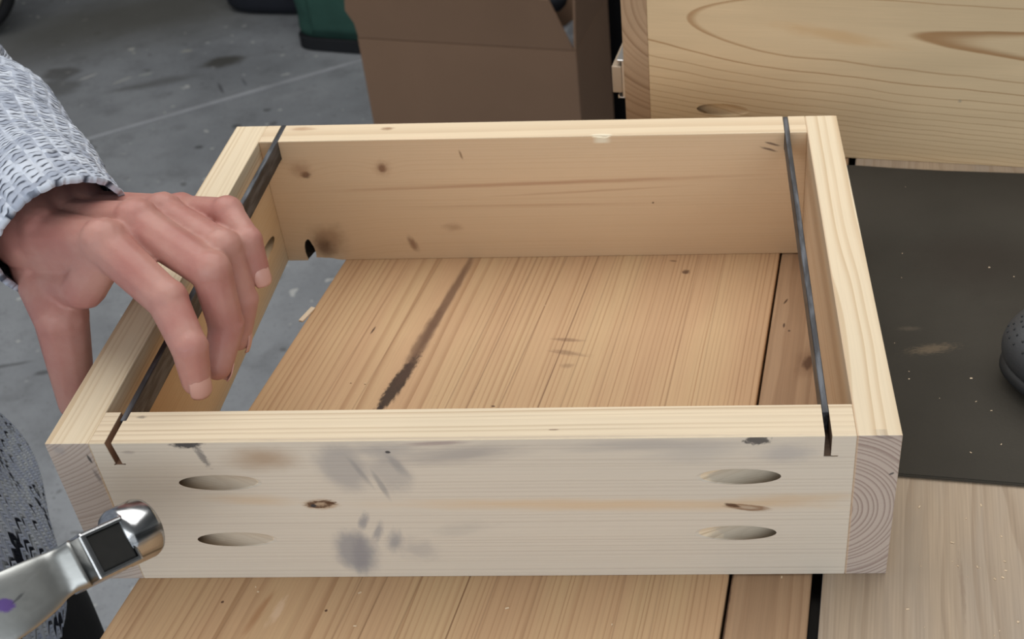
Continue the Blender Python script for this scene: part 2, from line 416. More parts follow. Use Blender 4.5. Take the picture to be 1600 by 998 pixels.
KN = (0.10, 0.048, 0.024); GR = (0.30, 0.285, 0.285); BL = (0.035, 0.035, 0.04)
F0 = dict(lim=((1, -1, 0.0005), (2, -1, 0.0886)))
fmk = [dict(c=(0.245, 0.0480), r=(0.14, 0.0058), t=-1, col=(0.66, 0.46, 0.27), a=0.65, s=0.9, n=0.6, na=6),
       dict(c=(0.33, 0.0500), r=(0.05, 0.006), t=3, col=(0.60, 0.42, 0.25), a=0.55, s=0.9, n=0.6, na=4),
       dict(c=(0.085, 0.053), r=(0.03, 0.005), t=-4, col=(0.62, 0.44, 0.27), a=0.5, s=0.9, n=0.6),
       dict(c=(0.1165, 0.0498), r=(0.0105, 0.0042), t=0, col=(0.42, 0.27, 0.15), a=0.75, s=0.6, n=0.8),
       dict(c=(0.1165, 0.0500), r=(0.0080, 0.0030), t=4, col=KN, a=0.95, s=0.4, n=1.2, core=0.15, na=3, nb=3),
       dict(c=(0.1130, 0.0490), r=(0.0016, 0.0014), t=0, col=BL, a=0.9, s=0.4, n=0.8),
       dict(c=(0.1210, 0.0505), r=(0.0030, 0.0010), t=-6, col=KN, a=0.95, s=0.4, n=0.8),
       dict(c=(0.313, 0.0455), r=(0.0125, 0.0026), t=-8, col=(0.24, 0.13, 0.065), a=0.9, s=0.5, n=0.8, core=0.5),
       dict(c=(0.306, 0.0470), r=(0.0045, 0.0012), t=-14, col=KN, a=0.9, s=0.4, n=0.8),
       dict(c=(0.1275, 0.0180), r=(0.0130, 0.0185), t=8, col=(0.27, 0.26, 0.27), a=0.75, s=0.55, n=0.6),
       dict(c=(0.1290, 0.0150), r=(0.0060, 0.0200), t=-4, col=(0.22, 0.21, 0.225), a=0.45, s=0.8, n=0.9),
       dict(c=(0.1345, 0.0385), r=(0.0030, 0.0085), t=-18, col=GR, a=0.8, s=0.8, n=0.8),
       dict(c=(0.1400, 0.0310), r=(0.0030, 0.0100), t=-20, col=GR, a=0.7, s=0.8, n=0.8),
       dict(c=(0.1470, 0.0250), r=(0.0055, 0.0110), t=-14, col=GR, a=0.75, s=0.9, n=0.8),
       dict(c=(0.158, 0.0190), r=(0.014, 0.010), t=-20, col=GR, a=0.35, s=0.9, n=1.3),
       dict(c=(0.131, 0.0730), r=(0.0150, 0.0190), t=20, col=GR, a=0.55, s=0.6, n=0.5), dict(c=(0.152, 0.0700), r=(0.0120, 0.0190), t=15, col=GR, a=0.42, s=0.7, n=0.8),
       dict(c=(0.1385, 0.0700), r=(0.0020, 0.0140), t=24, col=(0.24, 0.23, 0.23), a=0.45, s=0.8, n=0.6),
       dict(c=(0.1465, 0.0620), r=(0.0022, 0.0130), t=16, col=(0.24, 0.23, 0.23), a=0.55, s=0.8, n=0.6),
       dict(c=(0.1560, 0.0740), r=(0.0034, 0.0120), t=28, col=(0.26, 0.25, 0.25), a=0.5, s=0.8, n=0.7),
       dict(c=(0.150, 0.0835), r=(0.030, 0.006), t=0, col=GR, a=0.45, s=0.9, n=1.0),
       dict(c=(0.185, 0.0800), r=(0.045, 0.0075), t=7, col=(0.31, 0.285, 0.275), a=0.6, s=0.9, n=0.8),
       dict(c=(0.175, 0.0870), r=(0.020, 0.0018), t=2, col=(0.28, 0.20, 0.20), a=0.6, s=0.8, n=0.8),
       dict(c=(0.1530, 0.0820), r=(0.0016, 0.0010), t=0, col=BL, a=0.9, s=0.5),
       dict(c=(0.27, 0.0845), r=(0.060, 0.0055), t=0, col=(0.36, 0.335, 0.32), a=0.5, s=0.9, n=1.0),
       dict(c=(0.180, 0.0330), r=(0.022, 0.0060), t=12, col=(0.40, 0.37, 0.33), a=0.3, s=0.9, n=1.2),
       dict(c=(0.0960, 0.0785), r=(0.023, 0.0110), t=0, col=(0.36, 0.235, 0.14), a=0.68, s=0.95, n=0.5),  # soft brown smear below the top edge
       dict(c=(0.0640, 0.0880), r=(0.0085, 0.0030), t=0, col=BL, a=0.92, s=0.5, n=1.2, na=3),
       dict(c=(0.0690, 0.0805), r=(0.0024, 0.0095), t=14, col=(0.14, 0.13, 0.13), a=0.7, s=0.7, n=1.2, nb=5),
       dict(c=(0.3165, 0.0870), r=(0.0070, 0.0034), t=0, col=BL, a=0.85, s=0.5, n=1.4, na=4),
       dict(c=(0.330, 0.0790), r=(0.020, 0.0085), t=0, col=(0.36, 0.34, 0.34), a=0.5, s=0.9, n=0.8),
       dict(c=(0.290, 0.0790), r=(0.030, 0.0080), t=6, col=(0.44, 0.41, 0.38), a=0.4, s=0.9, n=0.8),
       dict(c=(0.0365, 0.0835), r=(0.0040, 0.0014), t=0, col=(0.25, 0.2, 0.18), a=0.4, s=0.7)]
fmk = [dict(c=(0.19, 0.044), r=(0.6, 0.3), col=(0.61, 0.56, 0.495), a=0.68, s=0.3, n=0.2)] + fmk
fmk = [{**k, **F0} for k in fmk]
IN_ = ((1, 0.0006, 0.0105), (2, 0.005, 0.0885)); BR = (0.13, 0.065, 0.03)  # BR: shade in the left pockets' deep ends, painted as brown
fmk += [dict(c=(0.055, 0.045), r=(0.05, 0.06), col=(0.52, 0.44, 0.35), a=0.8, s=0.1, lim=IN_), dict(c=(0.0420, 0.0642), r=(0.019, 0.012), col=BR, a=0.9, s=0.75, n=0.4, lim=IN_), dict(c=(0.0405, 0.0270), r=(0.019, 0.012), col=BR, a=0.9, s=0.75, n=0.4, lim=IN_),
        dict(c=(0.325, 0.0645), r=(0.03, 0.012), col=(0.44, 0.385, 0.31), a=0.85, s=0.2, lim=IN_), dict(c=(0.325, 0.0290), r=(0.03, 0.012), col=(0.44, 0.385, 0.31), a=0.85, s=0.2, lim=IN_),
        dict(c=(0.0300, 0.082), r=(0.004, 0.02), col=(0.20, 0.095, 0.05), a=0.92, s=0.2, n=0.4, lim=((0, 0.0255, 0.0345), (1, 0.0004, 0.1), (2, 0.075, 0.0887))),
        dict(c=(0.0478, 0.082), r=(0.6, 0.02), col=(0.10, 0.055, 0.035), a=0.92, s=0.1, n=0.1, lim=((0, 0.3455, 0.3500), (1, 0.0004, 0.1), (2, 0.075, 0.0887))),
        dict(pl=(0, 1), c=(0.19, 0.0012), r=(0.2, 0.0012), col=(0.36, 0.29, 0.24), a=0.4, s=0.8, n=1.0, na=20, lim=((2, 0.0885, 1),)),
        dict(pl=(0, 1), c=(0.227, 0.006), r=(0.003, 0.0006), col=(0.2, 0.12, 0.08), a=0.7, lim=((2, 0.0885, 1),)),
        dict(pl=(0, 1), c=(0.0378, 0.0175), r=(0.0030, 0.0014), col=BL, a=0.5, s=0.7, lim=((2, 0.0885, 1),))]
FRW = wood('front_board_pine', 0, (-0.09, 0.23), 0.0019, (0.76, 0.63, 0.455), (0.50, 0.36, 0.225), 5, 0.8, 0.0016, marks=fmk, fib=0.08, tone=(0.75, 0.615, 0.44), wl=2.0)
bm = box((T_, 0, 0), (W_ - T_, TF, H_), 0.0005)
kerfL = box((0.0286, -0.01, 0.0762), (0.0318, 0.05, 0.12)); kerfR = box((0.3462, -0.01, 0.0770), (0.3494, 0.05, 0.12))
M_skew = M.Translation((0.0302, 0, 0.0762)) @ M.Rotation(math.radians(-7), 4, 'Y') @ M.Translation((-0.0302, 0, -0.0762))
bmesh.ops.transform(kerfL, matrix=M_skew, verts=kerfL.verts)
me = cut(bm, [kerfL, kerfR, pocket(0.0385, 0.0642, 1), pocket(0.0375, 0.0270, 1), pocket(0.3435, 0.0650, -1), pocket(0.3425, 0.0288, -1),
              box((0.0278, -0.01, 0.0758), (0.0332, 0.0016, 0.0766)), box((0.3462, -0.01, 0.0767), (0.3525, 0.0016, 0.0774))])
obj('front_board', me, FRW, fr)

Yb = D_ - TF
bmk = [dict(c=(0.0445, 0.0650), r=(0.0045, 0.0032), col=(0.11, 0.05, 0.03), a=0.85, s=0.7, n=0.8), dict(c=(0.0420, 0.0690), r=(0.010, 0.009), col=(0.34, 0.18, 0.10), a=0.55, s=0.95),
       dict(c=(0.0940, 0.0688), r=(0.0035, 0.0042), col=(0.13, 0.06, 0.03), a=0.85, s=0.7, n=0.8), dict(c=(0.0940, 0.0690), r=(0.008, 0.008), col=(0.34, 0.18, 0.10), a=0.5, s=0.95),
       dict(c=(0.1050, 0.0120), r=(0.0040, 0.0090), t=22, col=(0.20, 0.09, 0.05), a=0.7, s=0.9, n=0.8), dict(c=(0.1330, 0.0245), r=(0.009, 0.0045), col=(0.34, 0.19, 0.11), a=0.45, s=0.9),
       dict(c=(0.0500, 0.0160), r=(0.018, 0.018), t=20, col=(0.26, 0.13, 0.06), a=0.6, s=0.95, n=0.8), dict(c=(0.0460, 0.0105), r=(0.010, 0.012), t=20, col=(0.10, 0.045, 0.02), a=0.7, s=0.9, n=0.8),
       dict(c=(0.1450, 0.0775), r=(0.0010, 0.0045), t=14, col=(0.18, 0.09, 0.04), a=0.7, s=0.7), dict(c=(0.2640, 0.0404), r=(0.0009, 0.0008), col=(0.08, 0.04, 0.02), a=0.9),
       dict(c=(0.3390, 0.0812), r=(0.006, 0.0010), t=-18, col=(0.12, 0.07, 0.05), a=0.8, s=0.6), dict(c=(0.3370, 0.0775), r=(0.007, 0.0010), t=-18, col=(0.12, 0.07, 0.05), a=0.8, s=0.6),
       dict(c=(0.19, 0.0560), r=(0.19, 0.0022), t=1.3, col=(0.40, 0.20, 0.11), a=0.55, s=0.9, n=0.9, na=5),
       dict(c=(0.22, 0.0495), r=(0.09, 0.0012), t=2.5, col=(0.42, 0.23, 0.13), a=0.4, s=0.9, n=0.8, na=5),
       dict(c=(0.19, 0.0400), r=(0.12, 0.0014), t=0, col=(0.42, 0.23, 0.13), a=0.35, s=0.9, n=0.8, na=5)]
bmk = [dict(c=(0.19, 0.044), r=(0.6, 0.3), col=(0.66, 0.455, 0.275), a=0.7, s=0.3, n=0.2)] + bmk  # tan over the inner face: partly wood tone, partly bounce light painted in
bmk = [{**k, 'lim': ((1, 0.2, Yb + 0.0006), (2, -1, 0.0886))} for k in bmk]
bmk += [dict(c=(0.036, 0.007), r=(0.006, 0.014), col=(0.006, 0.005, 0.004), a=0.97, s=0.2, n=0.2, lim=((1, Yb + 0.0008, D_ - 0.001), (0, 0.031, 0.0398))),  # black painted inside the knot hole to stand for its shade
        dict(pl=(0, 1), c=(0.0978, 0.2912), r=(0.0055, 0.0028), col=(0.26, 0.13, 0.06), a=0.75, s=0.8, n=0.8, lim=((2, 0.0885, 1),)),
        dict(pl=(0, 1), c=(0.0430, 0.2930), r=(0.012, 0.0035), col=(0.40, 0.22, 0.12), a=0.65, s=0.9, n=1.0, lim=((2, 0.0885, 1),)),
        dict(pl=(0, 1), c=(0.2337, 0.2778), r=(0.008, 0.0018), col=(0.85, 0.76, 0.58), a=0.9, s=0.4, n=0.3, lim=((2, 0.084, 1),))]
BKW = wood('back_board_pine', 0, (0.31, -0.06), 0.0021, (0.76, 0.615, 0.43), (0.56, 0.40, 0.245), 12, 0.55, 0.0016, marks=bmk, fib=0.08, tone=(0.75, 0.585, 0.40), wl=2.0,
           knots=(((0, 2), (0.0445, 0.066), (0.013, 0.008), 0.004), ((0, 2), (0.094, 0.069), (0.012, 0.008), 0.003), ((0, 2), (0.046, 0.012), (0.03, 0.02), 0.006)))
BKW2 = BKW
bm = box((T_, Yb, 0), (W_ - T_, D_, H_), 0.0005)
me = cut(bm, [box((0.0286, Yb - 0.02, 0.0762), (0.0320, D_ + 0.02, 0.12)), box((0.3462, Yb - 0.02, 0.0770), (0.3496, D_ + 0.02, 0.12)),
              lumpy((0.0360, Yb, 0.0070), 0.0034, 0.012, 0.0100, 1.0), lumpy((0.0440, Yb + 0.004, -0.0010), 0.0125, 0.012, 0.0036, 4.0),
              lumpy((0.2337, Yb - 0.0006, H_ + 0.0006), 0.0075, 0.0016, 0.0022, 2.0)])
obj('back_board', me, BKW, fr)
SIW = wood('side_board_pine', 1, (-0.030, 0.142), 0.0022, PL_, PDk, 17, 0.7, 0.003, end=((0.49, 0.415, 0.36), (0.345, 0.27, 0.225)), fib=0.07, tone=(0.75, 0.615, 0.435), wl=4.0,
           marks=[dict(pl=(0, 2), c=(0.0176, 0.0797), r=(0.0009, 0.0035), t=8, col=BL, a=0.85, s=0.6, n=1.0, lim=((1, -1, 0.004),)),
                  dict(pl=(0, 2), c=(0.0180, 0.0690), r=(0.0014, 0.0070), t=10, col=(0.12, 0.1, 0.1), a=0.55, s=0.8, n=1.6, lim=((1, -1, 0.004),)),
                  dict(pl=(0, 2), c=(0.0055, 0.0850), r=(0.004, 0.0045), t=0, col=(0.3, 0.28, 0.28), a=0.45, s=0.8, n=1.0, lim=((1, -1, 0.004),)),
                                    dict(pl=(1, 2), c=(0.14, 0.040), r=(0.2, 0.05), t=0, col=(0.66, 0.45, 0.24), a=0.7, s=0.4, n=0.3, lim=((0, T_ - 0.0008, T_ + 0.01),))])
SIW2 = wood('side_board_pine', 1, (0.3500, 0.0430), 0.0024, PL_, PDk, 29, 0.75, 0.0022, end=((0.50, 0.415, 0.355), (0.255, 0.175, 0.15)), fib=0.07, tone=(0.75, 0.615, 0.435), wl=5.0,
            marks=[                   dict(pl=(0, 2), c=(0.3770, 0.0660), r=(0.0016, 0.0008), t=30, col=BL, a=0.8, lim=((1, -1, 0.004),)),
                   dict(pl=(0, 2), c=(0.3720, 0.0880), r=(0.006, 0.0014), t=-8, col=(0.2, 0.16, 0.15), a=0.5, s=0.7, n=1.2, lim=((1, -1, 0.004),)),
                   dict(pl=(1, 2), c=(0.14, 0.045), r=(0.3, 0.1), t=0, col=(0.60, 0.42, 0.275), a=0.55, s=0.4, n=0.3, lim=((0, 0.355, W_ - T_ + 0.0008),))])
bm = box((0, 0, 0), (T_, D_, H_), 0.0005)
a = math.radians(14.5)
def spocket(yc, zc):                               # on the inner face of the left board, drilled towards the back
    tip = V((T_ - 0.009, yc, zc)); return cyl(tip, tip + V((math.sin(a), -math.cos(a), 0)) * 0.08, 0.0048, 0.0048, 28)
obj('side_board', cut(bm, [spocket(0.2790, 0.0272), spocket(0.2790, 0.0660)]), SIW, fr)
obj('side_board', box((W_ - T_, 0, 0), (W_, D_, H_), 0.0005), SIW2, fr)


# steel bars dropped in the kerfs
def steel():
    m, nt, b = new_mat('black_steel'); X = coords(nt); p = vec(nt, X[0] * 300.0, X[1] * 40.0, X[2] * 300.0)
    n = noise(nt, p, 1.0, 4.0)
    c = mix(smooth(n, 0.4, 0.7), (0.075, 0.075, 0.08), (0.17, 0.18, 0.20))
    put(nt, b.inputs['Base Color'], c); b.inputs['Metallic'].default_value = 0.9; put(nt, b.inputs['Roughness'], 0.42 + n * 0.25)
    return m


ST = steel()


def bar(x0, x1, y0, y1, z0, z1, xs, label):
    bm = bmesh.new(); t = 0.00145; c = 0.010         # profile in y-z: the far end is cut at a slant
    prof = [(y0, z1), (y0, z0 + 0.0015), (y0 + 0.0015, z0), (y1 - 0.016, z0), (y1 - 0.009, z1 - 0.0045), (y1, z1 - 0.0045), (y1, z1)]
    L = [bm.verts.new((-t, y, z)) for y, z in prof]; R = [bm.verts.new((t, y, z)) for y, z in prof]
    bm.faces.new(L); bm.faces.new(R[::-1]); n = len(prof)
    for i in range(n): bm.faces.new((L[i], R[i], R[(i + 1) % n], L[(i + 1) % n]))
    bmesh.ops.recalc_face_normals(bm, faces=bm.faces)
    bmesh.ops.bevel(bm, geom=bm.edges[:], offset=0.0003, segments=1, affect='EDGES')
    for v in bm.verts: v.co.x += x0 + (x1 - x0) * (v.co.y - y0) / (y1 - y0)
    return tag(obj('steel_bar', bm, ST), label, 'metal bar', 'steel bars in the frame slots')


bar(0.0302, 0.0304, 0.0150, 0.2980, 0.0764, 0.0893, 0, 'flat black steel bar beside the hand, its dark flank showing')
bar(0.3478, 0.3479, 0.0155, 0.2968, 0.0772, 0.0893, 0, 'flat black steel bar by the right side board, seen along its top edge')

# ------------------------------------------------------------------ drawer box behind
dz = math.radians(-8.4885)
db = thing('drawer_box', 'large pale pine drawer box with bold wavy grain standing behind the mat', 'drawer', (0.2403, 0.4260, 0.0), (0, 0, dz))
DW, DD, DH, DT = 0.42, 0.30, 0.184, 0.0186
PH_ = dict(light=(0.64, 0.48, 0.29), dark=(0.38, 0.215, 0.095))
def cathedral(nt, X):                              # nested tongues of grain opening to the right
    q = (X[2] - 0.100 + (X[0] - 0.12) * 0.05 + (noise(nt, vec(nt, X[0] * 9.0, X[2] * 16.0, 2.0), 1.0, 3.0) - 0.5) * 0.008) / 0.0245
    return q * q - smooth(X[0], -0.03, 0.13, 0.0, 1.25) - X[0] / 0.42 + 1.45


DF = wood('drawer_front_pine', 0, (0.03, 0.118), 0.0105, PH_['light'], PH_['dark'], 44, 0.95, 0.0025, curv=None, wl=3.0, fib=0.06, tone=(0.68, 0.51, 0.31), tfun=cathedral, prof=(0.86, 0.96, 0.97), vmin=0.65,
          marks=[dict(c=(0.150, 0.095), r=(0.060, 0.0070), t=-8, col=(0.60, 0.37, 0.17), a=0.55, s=0.9, n=0.9, na=3),
                 dict(c=(0.24, 0.050), r=(0.0020, 0.0018), t=0, col=(0.30, 0.26, 0.20), a=0.6, s=0.9)])
DE = wood('drawer_end_pine', 1, (0.046, 0.116), 0.0046, (0.42, 0.285, 0.175), (0.24, 0.14, 0.075), 50, 0.8, 0.002, fib=0.06)
bm = box((DT, 0, 0), (DW - DT, DT, DH), 0.0005)
obj('front_board', cut(bm, [pocket(DT + 0.019, 0.034, 1), pocket(DW - DT - 0.019, 0.034, -1)]), DF, db)
obj('side_board', box((0, 0, 0), (DT, DD, DH), 0.0006), DE, db)
obj('side_board', box((DW - DT, 0, 0), (DW, DD, DH), 0.0006), DE, db)
obj('back_board', box((DT, DD - DT, 0), (DW - DT, DD, DH), 0.0006), DF, db)
obj('bottom_panel', box((DT, DT, 0.012), (DW - DT, DD - DT, 0.018)), PLY, db)
ZN = plain('zinc', (0.62, 0.60, 0.57), 0.35, 0.8, 0.05)
bm = join(box((-0.0016, 0.001, 0.040), (0, 0.29, 0.068)), box((-0.0052, 0.001, 0.068), (0, 0.29, 0.0692), 0.0005), box((-0.0052, 0.001, 0.0388), (0, 0.29, 0.040), 0.0005),
          box((-0.0052, 0.001, 0.0665), (-0.0042, 0.29, 0.069)), box((-0.0052, 0.001, 0.0390), (-0.0042, 0.29, 0.0416)))
sl = obj('drawer_slide', bm, ZN, db)
obj('inner_rail', box((-0.0090, 0.0, 0.0435), (-0.0018, 0.28, 0.0645), 0.0008), plain('rail_beige', (0.42, 0.33, 0.24), 0.5, 0.2, 0.1), sl)  # beige paints the wood reflected in the metal rail

# ------------------------------------------------------------------ mat, tool, sawdust
MATM = plain('mat_rubber', (0.058, 0.052, 0.043), 0.95, 0, 0.35, 9.0, 0.3, 500.0, 0.06,
             marks=[dict(pl=(0, 1), c=(0.428, 0.170), r=(0.020, 0.006), t=10, col=(0.20, 0.15, 0.10), a=0.55, s=0.9, n=1.8, na=5, nb=5),
                    dict(pl=(0, 1), c=(0.418, 0.190), r=(0.010, 0.003), t=0, col=(0.15, 0.12, 0.09), a=0.4, s=0.9, n=1.8, na=5, nb=5),
                    dict(pl=(0, 1), c=(0.47, 0.26), r=(0.06, 0.05), t=0, col=(0.040, 0.032, 0.026), a=0.5, s=0.9)])
fe = [(0.3825, 0.0672), (0.40, 0.0650), (0.43, 0.0611), (0.4577, 0.0574), (0.53, 0.0468), (0.80, 0.008)]
be = [(0.85, 0.333), (0.56, 0.3665), (0.5255, 0.3712), (0.47, 0.3768), (0.435, 0.3818), (0.409, 0.3865), (0.3835, 0.3890)]
tag(obj('rubber_mat', prism(fe + be, 0.0002, 0.0026, 0.0006), MATM), 'thin dark grey rubber mat on the plywood beside the frame', 'mat')

ht = thing('hand_tool', 'dark grey rounded tool with a dimpled grip lying on the rubber mat', 'tool', (0.5150, 0.1480, 0.0026), (0, 0, math.radians(24)))
TD = plain('tool_plastic', (0.050, 0.052, 0.056), 0.5, 0, 0.1, 30, 0.15, 900); TB = plain('tool_dark', (0.018, 0.019, 0.021), 0.5)


def superell(a, b, h, n=48, m=28, e=2.5, z0=0.0, lat0=-PI / 2, sc_=1.0):
    P = []
    f = lambda q, ex: math.copysign(abs(q) ** (2 / ex), q)
    for i in range(m):
        la = lat0 + (PI / 2 - 1e-3 - lat0) * i / (m - 1)
        P.append([(a * f(math.cos(la), 2.2) * f(math.cos(2 * PI * k / n), e) * sc_, b * f(math.cos(la), 2.2) * f(math.sin(2 * PI * k / n), e) * sc_, z0 + h * (1 + f(math.sin(la), 2.2)) / 2 * sc_) for k in range(n)])
    return np.array(P)


ta, tb, th = 0.057, 0.035, 0.049
obj('body', grid_mesh('body', superell(ta, tb, th), caps=(True, True)), TD, ht)
P = superell(ta * 0.992, tb * 0.985, 0.022, lat0=-PI / 2); obj('base', grid_mesh('base', P, caps=(True, True)), TB, ht)
dm = []
for i in range(9):
    for j in range(6):                             # dimple plugs set into the crown and left end
        la = math.radians(18 + 8.5 * j); lo = math.radians(146 + 9 * i + (4.5 if j % 2 else 0))
        f = lambda q, ex: math.copysign(abs(q) ** (2 / ex), q)
        c = V((ta * f(math.cos(la), 2.2) * f(math.cos(lo), 2.5), tb * f(math.cos(la), 2.2) * f(math.sin(lo), 2.5), th * (1 + f(math.sin(la), 2.2)) / 2))
        b = bmesh.new(); bmesh.ops.create_icosphere(b, subdivisions=1, radius=0.00075, matrix=M.Translation(c)); dm.append(b)
d = obj('dimples', join(*dm), TB, ht); d['kind'] = 'stuff'

bm = bmesh.new()
def chip(x, y, z, s):
    r = M.Translation((x, y, z + s * 0.25)) @ M.Rotation(random.uniform(0, 6.3), 4, 'Z') @ M.Rotation(random.uniform(-.5, .5), 4, 'X') @ M.Diagonal((s * random.uniform(.6, 1.6), s * random.uniform(.3, .7), s * .35, 1))
    bmesh.ops.create_cube(bm, size=1, matrix=r)
for _ in range(26): chip(random.uniform(0.39, 0.56), random.uniform(0.08, 0.36), 0.0026, random.uniform(0.0004, 0.0011))
for _ in range(34): chip(random.uniform(0.385, 0.50), random.uniform(-0.06, 0.055), 0.0, random.uniform(0.0004, 0.0012))
for x, y in ((0.0765, -0.006), (0.0785, -0.009), (0.098, 0.147), (0.0895, 0.148), (0.128, -0.01), (0.33, -0.002), (0.13, -0.03), (0.20, -0.02), (0.25, -0.03)): chip(x, y, 0.0, 0.0012)
for _ in range(40): chip(random.uniform(0.06, 0.33), random.uniform(0.03, 0.26), 0.0, random.uniform(0.0002, 0.0006))
tag(obj('sawdust', bm, plain('pale_chip', (0.72, 0.56, 0.38))), 'scattered pale sawdust crumbs on the mat and bench top', 'sawdust', kind='stuff')
tag(obj('paper_scrap', lumpy((-1.53, 2.55, FLOOR + 0.018), 0.022, 0.018, 0.018, 3.0), plain('cream_paper', (0.6, 0.57, 0.46))), 'small pale cream scrap on the concrete just above the knit sleeve', 'scrap')
tag(obj('wood_splinter', box((-0.0016, -0.0075, 0), (0.0016, 0.0075, 0.0016), 0.0006, mat=M.Translation((0.0475, 0.2150, 0.0)) @ M.Rotation(math.radians(-18), 4, 'Z')), plain('splinter', (0.75, 0.62, 0.46))),
    'pale wood splinter at the edge of the wide plank inside the frame', 'splinter')

# ------------------------------------------------------------------ cardboard box on the floor
CB = plain('cardboard', (0.23, 0.142, 0.092), 0.8, 0, 0.12, 6.0, 0.2, 300, 0.2)
CE = plain('cardboard_edge', (0.30, 0.20, 0.13), 0.8)
pL, pR = V((-0.3190, 1.70, 0)), V((0.0844, 1.625, 0)); zt, zb = -0.4675, FLOOR
cb = thing('cardboard_box', 'open brown cardboard box with raised flaps standing on the concrete floor', 'box', (pL.x, pL.y, zb), (0, 0, math.atan2(pR.y - pL.y, pR.x - pL.x)))
BWd, BDp, BHt, th_ = (pR - pL).length, 0.24, zt - zb, 0.004
obj('front_panel', box((0, 0, 0), (BWd, th_, BHt), 0.0008), CB, cb); obj('back_panel', box((0, BDp - th_, 0), (BWd, BDp, BHt), 0.0008), CB, cb)
obj('side_panel', box((0, th_, 0), (th_, BDp - th_, BHt), 0.0008), CB, cb); obj('side_panel', box((BWd - th_, th_, 0), (BWd, BDp - th_, BHt), 0.0008), CB, cb)
obj('bottom_panel', box((th_, th_, 0), (BWd - th_, BDp - th_, 0.006)), CB, cb)


def flap(pts, t, piv, rot):
    """pts (a along the fold, h up) -> plate hinged at the fold"""
    bm = bmesh.new(); f = bm.faces.new([bm.verts.new((x, 0, z)) for x, z in pts])
    r = bmesh.ops.extrude_face_region(bm, geom=[f])
    for v in r['geom']:
        if isinstance(v, bmesh.types.BMVert): v.co.y = t
    bmesh.ops.recalc_face_normals(bm, faces=bm.faces)
    bmesh.ops.transform(bm, matrix=M.Translation(piv) @ rot, verts=bm.verts); return bm


obj('flap', flap([(0.002, 0.0016), (BWd - 0.004, 0.0016), (BWd - 0.040, 0.096), (0.0, 0.118), (-0.012, 0.055), (0.000, 0.03)], th_, (0, 0, BHt), M.Rotation(math.radians(5), 4, 'X')), CB, cb)
obj('flap', flap([(0, 0.002), (BDp, 0.002), (BDp - 0.02, 0.15), (0.0, 0.15)], th_, (BWd, 0, BHt), M.Rotation(math.radians(90), 4, 'Z') @ M.Rotation(math.radians(3), 4, 'X')), CB, cb)
obj('flap', flap([(0, 0.002), (BDp, 0.002), (BDp - 0.02, 0.15), (0.02, 0.15)], th_, (th_, 0, BHt), M.Rotation(math.radians(90), 4, 'Z') @ M.Rotation(math.radians(14), 4, 'X')), CB, cb)
obj('flap', flap([(0, 0.002), (BWd, 0.002), (BWd - 0.02, 0.15), (0.02, 0.15)], th_, (0, BDp - th_, BHt), M.Rotation(math.radians(-12), 4, 'X')), CB, cb)


bi = thing('black_filler', 'black bin added to darken the gap between the cardboard box and the drawer box', 'bin', (0.275, 2.16, FLOOR), (0, 0, math.radians(-2)))  # unseen bulk put in so the gap beside the drawer stays black
def crumple(sx, sy, amp, seed, n=40, thick=0.004, fr_=9.0):
    P = np.zeros((n, n, 3))
    for i in range(n):
        for j in range(n):
            x, y = (i / (n - 1) - .5) * sx, (j / (n - 1) - .5) * sy; p = V((x * fr_ + seed, y * fr_, seed))
            z = amp * (abs(mn.noise(p)) * 1.6 + 0.6 * abs(mn.noise(p * 2.3)) + 0.3 * mn.noise(p * 5)); e = 1 - max(abs(x / sx), abs(y / sy)) * 2
            P[i, j] = (x, y, z * min(1, 0.3 + e * 4) - 0.03 * max(0, 0.25 - e))
    return grid_mesh('t', P, closed=False)


def bm_from(me): b = bmesh.new(); b.from_mesh(me); return b


me = crumple(BWd - 0.02, BDp - 0.02, 0.06, 3.0); b = bm_from(me); r = bmesh.ops.extrude_face_region(b, geom=b.faces[:])
for v in r['geom']:
    if isinstance(v, bmesh.types.BMVert): v.co.z = -0.26
bmesh.ops.recalc_face_normals(b, faces=b.faces)
ps = obj('packing_sheet', b, plain('grey_plastic', (0.26, 0.28, 0.31), 0.35, 0, 0.35, 14, 0.3, 40, 0.5), None, True); ps.rotation_euler = cb.rotation_euler
c_ = M.Rotation(cb.rotation_euler.z, 4, 'Z') @ V((BWd / 2, BDp / 2, 0)); ps.location = (pL.x + c_.x, pL.y + c_.y, zb + BHt - 0.070)
tag(ps, 'crumpled light grey plastic sheet filling the cardboard box', 'plastic sheet')
me = blobs(chain([(0, 0, 0), (0.10, 0.03, 0.02), (0.18, -0.02, 0.0)], [0.035, 0.045, 0.03]), 0.006, 4)
dc = obj('dark_cloth', me, plain('navy_cloth', (0.015, 0.018, 0.026), 0.9, 0, 0.3, 30), None, True); dc.location = (pL.x + 0.17, pL.y + 0.12, zb + BHt + 0.030)
tag(dc, 'dark navy cloth bundle lying on the grey plastic in the cardboard box', 'cloth')

# ------------------------------------------------------------------ green bag, navy bag, wheel on the far floor
GB = plain('green_canvas', (0.032, 0.085, 0.068), 0.8, 0, 0.3, 12, 0.4, 25, 0.25, dist=0.01); BKF = plain('black_fabric', (0.010, 0.011, 0.014), 0.75)
gb = thing('green_bag', 'dark green fabric bag with a black base standing beside the cardboard box', 'bag', (-0.585, 2.70, FLOOR), (0, 0, math.radians(-12)))


